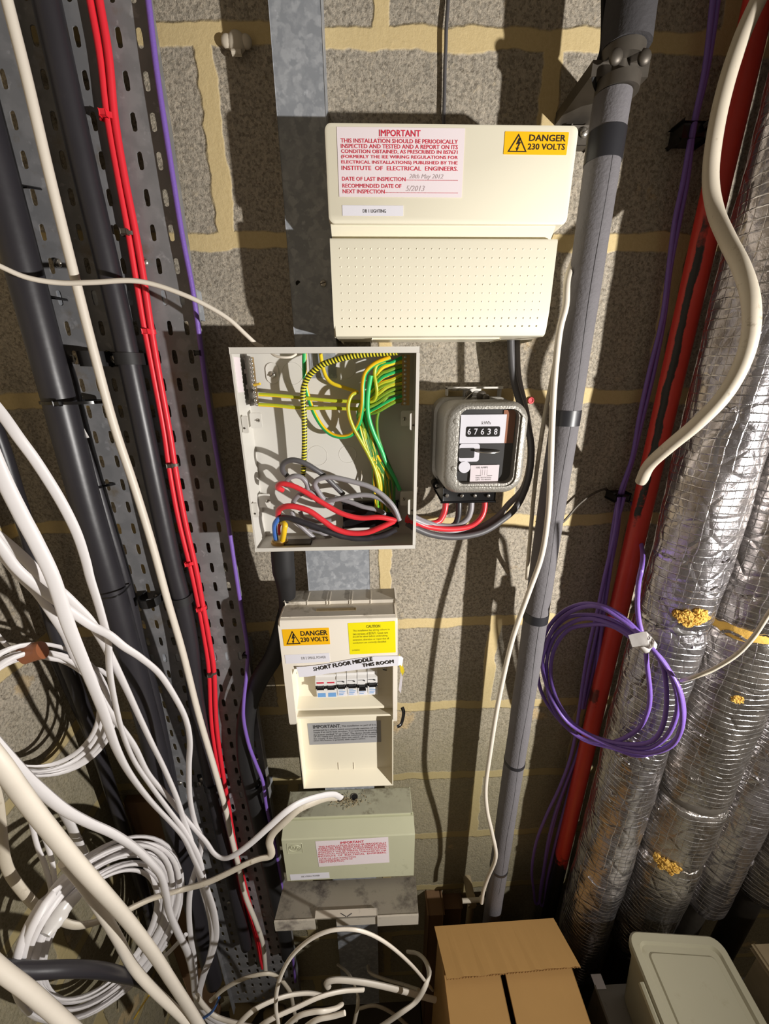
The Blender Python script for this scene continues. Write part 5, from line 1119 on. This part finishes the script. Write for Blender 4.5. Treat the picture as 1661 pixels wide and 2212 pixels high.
pc('twin_cable', 'white cable curving over the top of the lower coil and down its right side', [(-40, 1570, .3), (0, 1617, .295), (34, 1655, .29), (74, 1695, .28), (135, 1746, .27), (189, 1776, .26), (243, 1800, .25), (290, 1830, .24), (325, 1862, .23), (347, 1890, .22), (358, 1931, .21), (366, 1970, .2), (385, 2016, .19), (406, 2058, .18), (418, 2105, .17), (424, 2150, .165), (450, 2190, .16), (500, 2220, .16)], 21, 'white_cable', n=12, flat=.6, twist=.3, at=8)
pc('twin_cable', 'white cable behind the thickest one, dropping right towards the lower coil', [(60, 1690, .24), (110, 1722, .23), (143, 1765, .22), (165, 1810, .21), (185, 1856, .2), (200, 1900, .19)], 22, 'white_cable', n=12, flat=.45, at=3)
pc('mains_cable', 'thick cream cable cutting across the bottom left corner', [(-80, 2020, .40), (0, 2093, .40), (58, 2137, .40), (116, 2187, .40), (180, 2245, .40)], 29, 'cream_cable', n=16, at=2)
pc('mains_cable', 'fat black cable lying level across the lower coil at bottom left', [(-60, 2080, .39), (0, 2092, .385), (70, 2096, .375), (150, 2093, .36), (215, 2096, .34), (262, 2106, .31), (300, 2116, .27), (330, 2135, .22)], 30, 'black', n=16, at=2)
pc('twin_cable', 'left one of two white strands dropping steeply onto the lower coil', [(66, 1770, .26), (80, 1825, .265), (96, 1866, .27), (107, 1905, .275), (113, 1940, .28), (115, 1966, .28)], 11, 'white_cable', n=10, flat=.6)
pc('twin_cable', 'right one of two white strands dropping steeply onto the lower coil', [(90, 1795, .26), (104, 1830, .265), (115, 1875, .27), (117, 1920, .275), (113, 1960, .28)], 11, 'white_cable', n=10, flat=.6)
def coil(name, lb, c, A, Bv, turns, d, wpx, mat, seed, spread=.16, lead=(), tail=(), dd=.02, flat=.55, lean=.0):
    rnd = random.Random(seed); pts = list(lead); n = 16
    ph = rnd.uniform(0, 6)
    for i in range(int(turns*n)+1):
        t = i/n; a = ph+2*math.pi*t; k = 1+spread*(math.sin(t*.9+seed)*.5+math.sin(t*2.1)*.15); ox = 6*math.sin(t*1.3+seed); oy = 6*math.cos(t*1.1+seed)
        x = c[0]+k*(A[0]*math.cos(a)+Bv[0]*math.sin(a))+ox; y = c[1]+k*(A[1]*math.cos(a)+Bv[1]*math.sin(a))+oy
        pts.append((x, y, d+lean*(c[0]-x)+dd*math.sin(a*.5+t*2)+.012*math.sin(t*4)))
    pts += list(tail)
    p3 = [P(*q) for q in pts]
    return cable(name, lb, p3, px_r(wpx, p3[len(p3)//2]), mat, 'cable coil', n=9, flat=flat, sub=3)
coil('cable_coil', 'white cable coiled at mid left, bound with brown tape', (82, 1537), (150, -15), (15, 132), 5.4, .175, 12, 'white_cable', 2, .17, lead=[(-40, 1330, .18), (0, 1378, .175), (22, 1400, .17), (50, 1412, .18)], dd=.010, lean=.0004)
bm = B(); tube(bm, pp([(50, 1416), (64, 1411), (78, 1407), (92, 1404)], .19), .0135, 16, 5, flat=.7, noise=.03)
mk('tape_wrap', bm, M['tape_brown'], label='shiny brown tape wrapped round the top of the mid left coil', cat='tape')
coil('cable_coil', 'large white cable coil drooping at the bottom left, bound with pale tape', (214, 2012), (120, -160), (-96, -58), 12.3, .245, 11.5, 'white_cable', 6, .30, dd=.010, lean=.00062)
bm = B(); tube(bm, pp([(98, 2020), (118, 1990), (140, 1960), (172, 1932)], .325, .28), .013, 14, 5, flat=.55, noise=.06, rfun=lambda L, f: .55+.45*math.sin(math.pi*f))
mk('tape_wrap', bm, M['tape_clear'], label='pale crumpled tape wrapped round the upper left of the large bottom coil', cat='tape')
for L, lb in ((((360, 2040, .15), (335, 2068, .15), (310, 2095, .15)), 'upper cut cable end poking right out of the bottom left coil'), (((402, 2018, .15), (370, 2052, .15), (335, 2085, .15)), 'lower cut cable end poking right out of the bottom left coil')):
    pc('cable_end', lb, L, 9, 'white_cable', n=8, flat=.6)

# cables on the floor -----------------------------------------------
FLR = [
 ('white cable standing up in the big arch between the lowest board and the carton', [(604, 2250, .30), (601, 2212, .3), (596, 2178, .3), (598, 2140, .3), (609, 2102, .3), (631, 2064, .3), (666, 2032, .3), (704, 2013, .3), (742, 2007, .3), (780, 2011, .3), (818, 2027, .29), (856, 2054, .27), (894, 2090, .24), (922, 2124, .2), (935, 2140, .12)], 9.5),
 ('white cable curling round beside the carton inside the big arch', [(810, 2225, .24), (831, 2212, .24), (869, 2186, .24), (899, 2163, .23), (919, 2130, .22), (927, 2102, .2), (919, 2076, .17), (902, 2060, .14), (881, 2056, .12)], 11),
 ('thick white cable lying level to the carton across the floor', [(709, 2132, .2), (706, 2124, .2), (716, 2118, .2), (740, 2117, .2), (793, 2123, .2), (856, 2137, .2), (910, 2152, .2), (940, 2160, .2)], 14),
 ('white cable arching from the bottom edge into the dark behind the floor loops', [(455, 2162, .2), (486, 2135, .2), (532, 2112, .2), (578, 2103, .2), (602, 2112, .19), (617, 2128, .18), (628, 2147, .17), (634, 2178, .16), (640, 2205, .16)], 9),
 ('white floor cable rising gently to the right at the bottom centre', [(500, 2230, .28), (540, 2188, .27), (578, 2166, .26), (616, 2152, .25), (650, 2146, .24), (676, 2146, .23), (700, 2152, .22)], 11),
 ('white floor cable fanning right below the gently rising one', [(545, 2230, .3), (583, 2203, .3), (641, 2176, .29), (692, 2153, .28), (740, 2141, .27), (785, 2138, .26)], 11),
 ('white floor cable loop just below the fanning cables', [(600, 2235, .33), (640, 2198, .33), (676, 2186, .33), (700, 2184, .33), (725, 2178, .32), (738, 2170, .31)], 12),
 ('white cable ends crossing the bottom edge below the big arch', [(640, 2235, .36), (680, 2205, .36), (720, 2195, .36), (745, 2188, .36)], 12),
 ('white cable rising straight from the bottom edge in the middle of the big arch', [(762, 2240, .2), (765, 2212, .2), (773, 2170, .19), (770, 2140, .17), (757, 2110, .14), (745, 2095, .1), (730, 2084, .06)], 8),
 ('dim cable slanting in the dark to the upper right of the floor loops', [(795, 2087, .06), (800, 2102, .08), (831, 2115, .1), (870, 2126, .13), (905, 2138, .16)], 8),
 ('white cable gathered at the foot of the left bundle, running right along the bottom edge', [(425, 2150, .2), (440, 2172, .2), (465, 2195, .2), (510, 2210, .21), (560, 2222, .22), (620, 2235, .24)], 11),
 ('dim white cable running low behind the big arch to the carton', [(770, 2180, .12), (810, 2172, .12), (850, 2190, .12), (880, 2215, .12)], 8),
]
for lb, L, wpx in FLR: pc('floor_cable', lb, L, wpx, 'cream_cable' if wpx > 9 else 'dirty_cable', n=10, flat=.7, at=len(L)//2)
pc('wire_end', 'thin yellow wire end beside the bottom left coil', [(322, 2150, .2), (305, 2175, .2), (290, 2200, .2)], 3.5, 'yellow', 'wire')
pc('wire_end', 'thin blue wire at the foot of the left bundle', [(474, 2155, .23), (458, 2185, .23), (432, 2204, .23)], 5, 'blue', 'wire')
pc('wire_end', 'thin dark red wire dangling at the bottom left', [(240, 2160, .1), (232, 2185, .1), (222, 2212, .1)], 4, 'red_core', 'wire')

# thin upright brown strip flat against the back wall, rubble and dark clutter
a, b = P(321, 1900, .02).x, P(384, 1900, .02).x
bm = B(); box(bm, a, b, .0, .018, .02, P(290, 1733, .018).z, .001, 1); mk('brown_strip', bm, M['board'], smooth=False, label='upright brown strip on the wall behind the left cable bundle', cat='board')
def rock(p, s, mat, name, lb, cat, seed):
    rnd = random.Random(seed); bm = B(); bmesh.ops.create_icosphere(bm, subdivisions=3, radius=1)
    for v in bm.verts:
        n_ = 1+.18*math.sin(v.co.x*3+seed)+.15*math.sin(v.co.y*4+seed*2)+.12*math.cos(v.co.z*5); v.co = Vector((v.co.x*s[0]*n_, v.co.y*s[1]*n_, v.co.z*s[2]*n_))+Vector(p)
    mk(name, bm, M[mat], label=lb, cat=cat)
q = PZ(528, 2188, .03); rock(q, (.045, .03, .03), 'stone', 'stone', 'pale lump of rubble on the floor below the big cable arch, left side', 'stone', 3)
q = PZ(590, 2196, .02); rock(q, (.03, .025, .02), 'stone', 'stone', 'smaller pale lump of rubble beside the larger one on the floor', 'stone', 6)

# cardboard box ------------------------------------------------------
cz = .725
c00, c10 = PZ(940, 2006, cz), PZ(1196, 1988, cz)
cx0, cx1 = c00.x, c10.x; cd0 = .165; 
cx0 = PZ(964, 2117, cz).x-.003; cx1 = PZ(1240, 2105, cz).x
cd0 = -(c00.y+c10.y)/2; cd1 = cd0+.34
cb = new_empty('cardboard_box', ((cx0+cx1)/2, -(cd0+cd1)/2, 0), 'brown cardboard carton on the floor in front of the grey foam pipe, flaps folded shut', 'box')
tk = .004
for nm, args in (('side_wall', (cx0, cx0+tk, cd0, cd1)), ('side_wall', (cx1-tk, cx1, cd0, cd1)), ('end_wall', (cx0+tk, cx1-tk, cd0, cd0+tk)), ('end_wall', (cx0+tk, cx1-tk, cd1-tk, cd1))):
    bm = B(); box(bm, *args, 0.004, cz-.006, .0008, 1); mk(nm, bm, M['cardboard'], cb, smooth=False)
bm = B(); box(bm, cx0, cx1, cd0, cd1, 0, .004); mk('bottom', bm, M['cardboard'], cb, smooth=False)
gx = PZ(1082, 2112, cz).x; gx2 = PZ(1094, 2112, cz).x
for a, b in ((cx0, gx), (gx2, cx1)):
    bm = B(); box(bm, a, b, cd0+.002, cd1, cz-.006, cz-.002, .0006, 1); mk('top_flap', bm, M['cardboard'], cb, smooth=False)
f0, f1, f2, f3 = PZ(938, 2003, cz+.001), PZ(1195, 1985, cz+.001), PZ(1253, 2089, cz+.014), PZ(965, 2116, cz+.014)
bm = B(); n = 24; fr, bk = [], []
rnd = random.Random(4)
for i in range(n+1):
    u = i/n; e1 = f3.lerp(f2, u)+Vector((0, rnd.uniform(-.0012, .0012), rnd.uniform(-.0008, .0008))); e0 = f0.lerp(f1, u)
    fr.append((e0, e1))
tv = [[bm.verts.new(a+Vector((0, 0, .0038))), bm.verts.new(b+Vector((0, 0, .0038)))] for a, b in fr]; bv = [[bm.verts.new(a), bm.verts.new(b)] for a, b in fr]
for i in range(n):
    bm.faces.new((tv[i][0], tv[i+1][0], tv[i+1][1], tv[i][1])); bm.faces.new((bv[i][0], bv[i+1][0], bv[i+1][1], bv[i][1]))
    f = bm.faces.new((tv[i][1], tv[i+1][1], bv[i+1][1], bv[i][1])); f.material_index = 1
    bm.faces.new((tv[i][0], tv[i+1][0], bv[i+1][0], bv[i][0]))
bm.faces.new((tv[0][0], tv[0][1], bv[0][1], bv[0][0])); bm.faces.new((tv[n][0], tv[n][1], bv[n][1], bv[n][0]))
fo = mk('end_flap', bm, [M['cardboard'], M['cardboard_edge']], cb, smooth=False, label='torn-edged back flap folded over the top')
bm = B(); pts = [a+Vector((rnd.uniform(-.001, .001), -.0006, .0015+(.0018 if i % 2 else -.0018))) for i, (z_, a) in enumerate([(0, f3.lerp(f2, k/90)) for k in range(91)])]
tube(bm, pts, .0006, 4, 1, raw=True); mk('corrugated_edge', bm, M['cardboard_edge'], fo, smooth=False)

# translucent storage tub ----------------------------------------------
tz = .84
L0, R0 = PZ(1350, 2008, tz), PZ(1553, 2021, tz)
ax = (R0-L0); wdt = ax.length; ax.normalize(); ay = Vector((ax.y, -ax.x, 0))   # towards the viewer
if ay.y > 0: ay = -ay
def quadring(bm, z, ins, rad, depth=.34, n=6):
    """rounded rectangle in the tub's own axes"""
    w_, h_ = wdt-2*ins, depth-2*ins; pts = rr_loop(w_/2+ins, h_/2+ins, w_, h_, rad, n)
    return [bm.verts.new(L0+ax*x+ay*y+Vector((0, 0, z-tz))) for x, y in pts]
def ringloft(bm, rings, cap0=True, cap1=True):
    for a, b in zip(rings, rings[1:]):
        k = len(a)
        for i in range(k): bm.faces.new((a[i], a[(i+1) % k], b[(i+1) % k], b[i]))
    if cap0: bm.faces.new(rings[0])
    if cap1: bm.faces.new(rings[-1])
tub = new_empty('storage_tub', L0+ax*wdt/2+ay*.17+Vector((0, 0, -.20)), 'dusty translucent plastic storage tub with lid, in front of the silver pipes at bottom right', 'tub')
bm = B(); ringloft(bm, [quadring(bm, tz-.20, .022, .02), quadring(bm, tz-.19, .018, .022), quadring(bm, tz-.03, .008, .022), quadring(bm, tz-.028, .004, .022), quadring(bm, tz-.012, .004, .022)]); mk('tub_body', bm, M['tub'], tub)
bm = B(); ringloft(bm, [quadring(bm, tz-.018, .001, .024), quadring(bm, tz-.004, 0, .024), quadring(bm, tz, .003, .022), quadring(bm, tz, .016, .016), quadring(bm, tz-.006, .020, .014), quadring(bm, tz-.006, .030, .010), quadring(bm, tz-.003, .033, .009)]); mk('lid', bm, M['tub'], tub, sharp=30)
bm = B(); c = L0-ax*.002+ay*.10; 
for k in (0,):
    p0 = L0-ax*.004+ay*.075+Vector((0, 0, -.012)); tube(bm, [p0, p0+ay*.03, p0+ay*.06], .007, 8, 3, flat=1)
mk('lid_clip', bm, M['tub'], tub)
# grey metal casing that carries the tub
g0x = L0.x-.035; bm = B(); gd0 = -L0.y-.0; 
box(bm, g0x, g0x+.36, gd0+.012, gd0+.37, 0, tz-.2003, .003, 1); gc = mk('metal_casing', bm, M['grey_sheet'], smooth=False, label='grey sheet metal casing on the floor under the translucent tub', cat='metal casing')
bm = B(); q = PZ(1290, 2105, tz-.19); box(bm, q.x-.012, q.x+.012, -q.y-.004, -q.y+.02, tz-.1995, tz-.1985); tg = mk('paper_tag', bm, M['paper_white'], smooth=False, label='small white tag lying on the grey metal casing left of the tub', cat='paper')
# second lid at the right edge
bm = B(); z_ = .80; q0 = PZ(1632, 2047, z_); box(bm, q0.x, q0.x+.25, -q0.y, -q0.y+.3, z_-.012, z_, .005, 2); box(bm, q0.x+.008, q0.x+.24, -q0.y+.008, -q0.y+.29, 0, z_-.012, .004, 1)
mk('plaster_tub', bm, M['stone'], label='plaster-splashed container whose corner shows at the right edge', cat='container')
# small stopcock pipework at the wall foot
q = P(1018, 1945, .05)
sv = new_empty('stop_valve', (q.x, -.05, .30), 'old painted stop valve and pipe stub at the wall foot behind the carton', 'valve')
bm = B(); cyl(bm, (q.x, -.05, .30), (q.x, -.05, q.z+.02), .009, n=14); cyl(bm, (q.x, -.0, q.z), (q.x, -.062, q.z), .011, n=14); mk('valve_body', bm, M['stone'], sv)
bm = B(); cyl(bm, (q.x-.028, -.06, q.z+.022), (q.x+.024, -.06, q.z+.022), .0055, n=12); dome(bm, (q.x+.024, -.06, q.z+.022), .009, flat=1); mk('valve_handle', bm, M['dirty_cable'], sv)
q = P(960, 1955, .02); bm = B(); box(bm, q.x-.05, q.x-.01, 0, .05, 0, q.z+.03, .004, 2); box(bm, q.x-.008, q.x+.045, 0, .03, 0, q.z+.01, .004, 2); mk('timber_packing', bm, M['board'], label='dark timber packing against the wall foot left of the stop valve', cat='timber')

GROUPS = {'foil_lagged_pipe': 'silver foil lagged pipes at the right', 'armoured_cable': 'black sheathed cables at the left', 'fire_alarm_cable': 'pair of red cables on the tray',
 'twin_cable': 'white cables hanging at the left', 'floor_cable': 'white cables on the floor', 'mains_cable': 'heavy cables', 'meter_tail': 'tails between meter and open box',
 'cable_clamp': 'clamps on the tray cables', 'cable_tie': 'cable ties', 'data_cable': 'purple data cables', 'earth_wire': 'earth wires in the open box', 'fuse_board': 'fuse boards on the wall',
 'flex': 'thin cream flexes', 'cable_coil': 'coils of white cable', 'cable_end': 'cut cable ends by the bottom coil', 'cable_trunking': 'lengths of galvanised trunking',
 'mains_core': 'thick cores rising from the gland', 'terminal_bar': 'brass bars in the open box', 'stone': 'lumps of rubble on the floor'}
for o in COL.objects:
    k = o.name.split('.')[0]
    if o.parent is None and k in GROUPS and o.get('category'):
        g = GROUPS[k]
        if k == 'mains_cable': g = 'thick cables across the bottom left' if o.location.x < -.25 else 'looped mains cables in the open box'
        if not o.get('group'): o['group'] = g
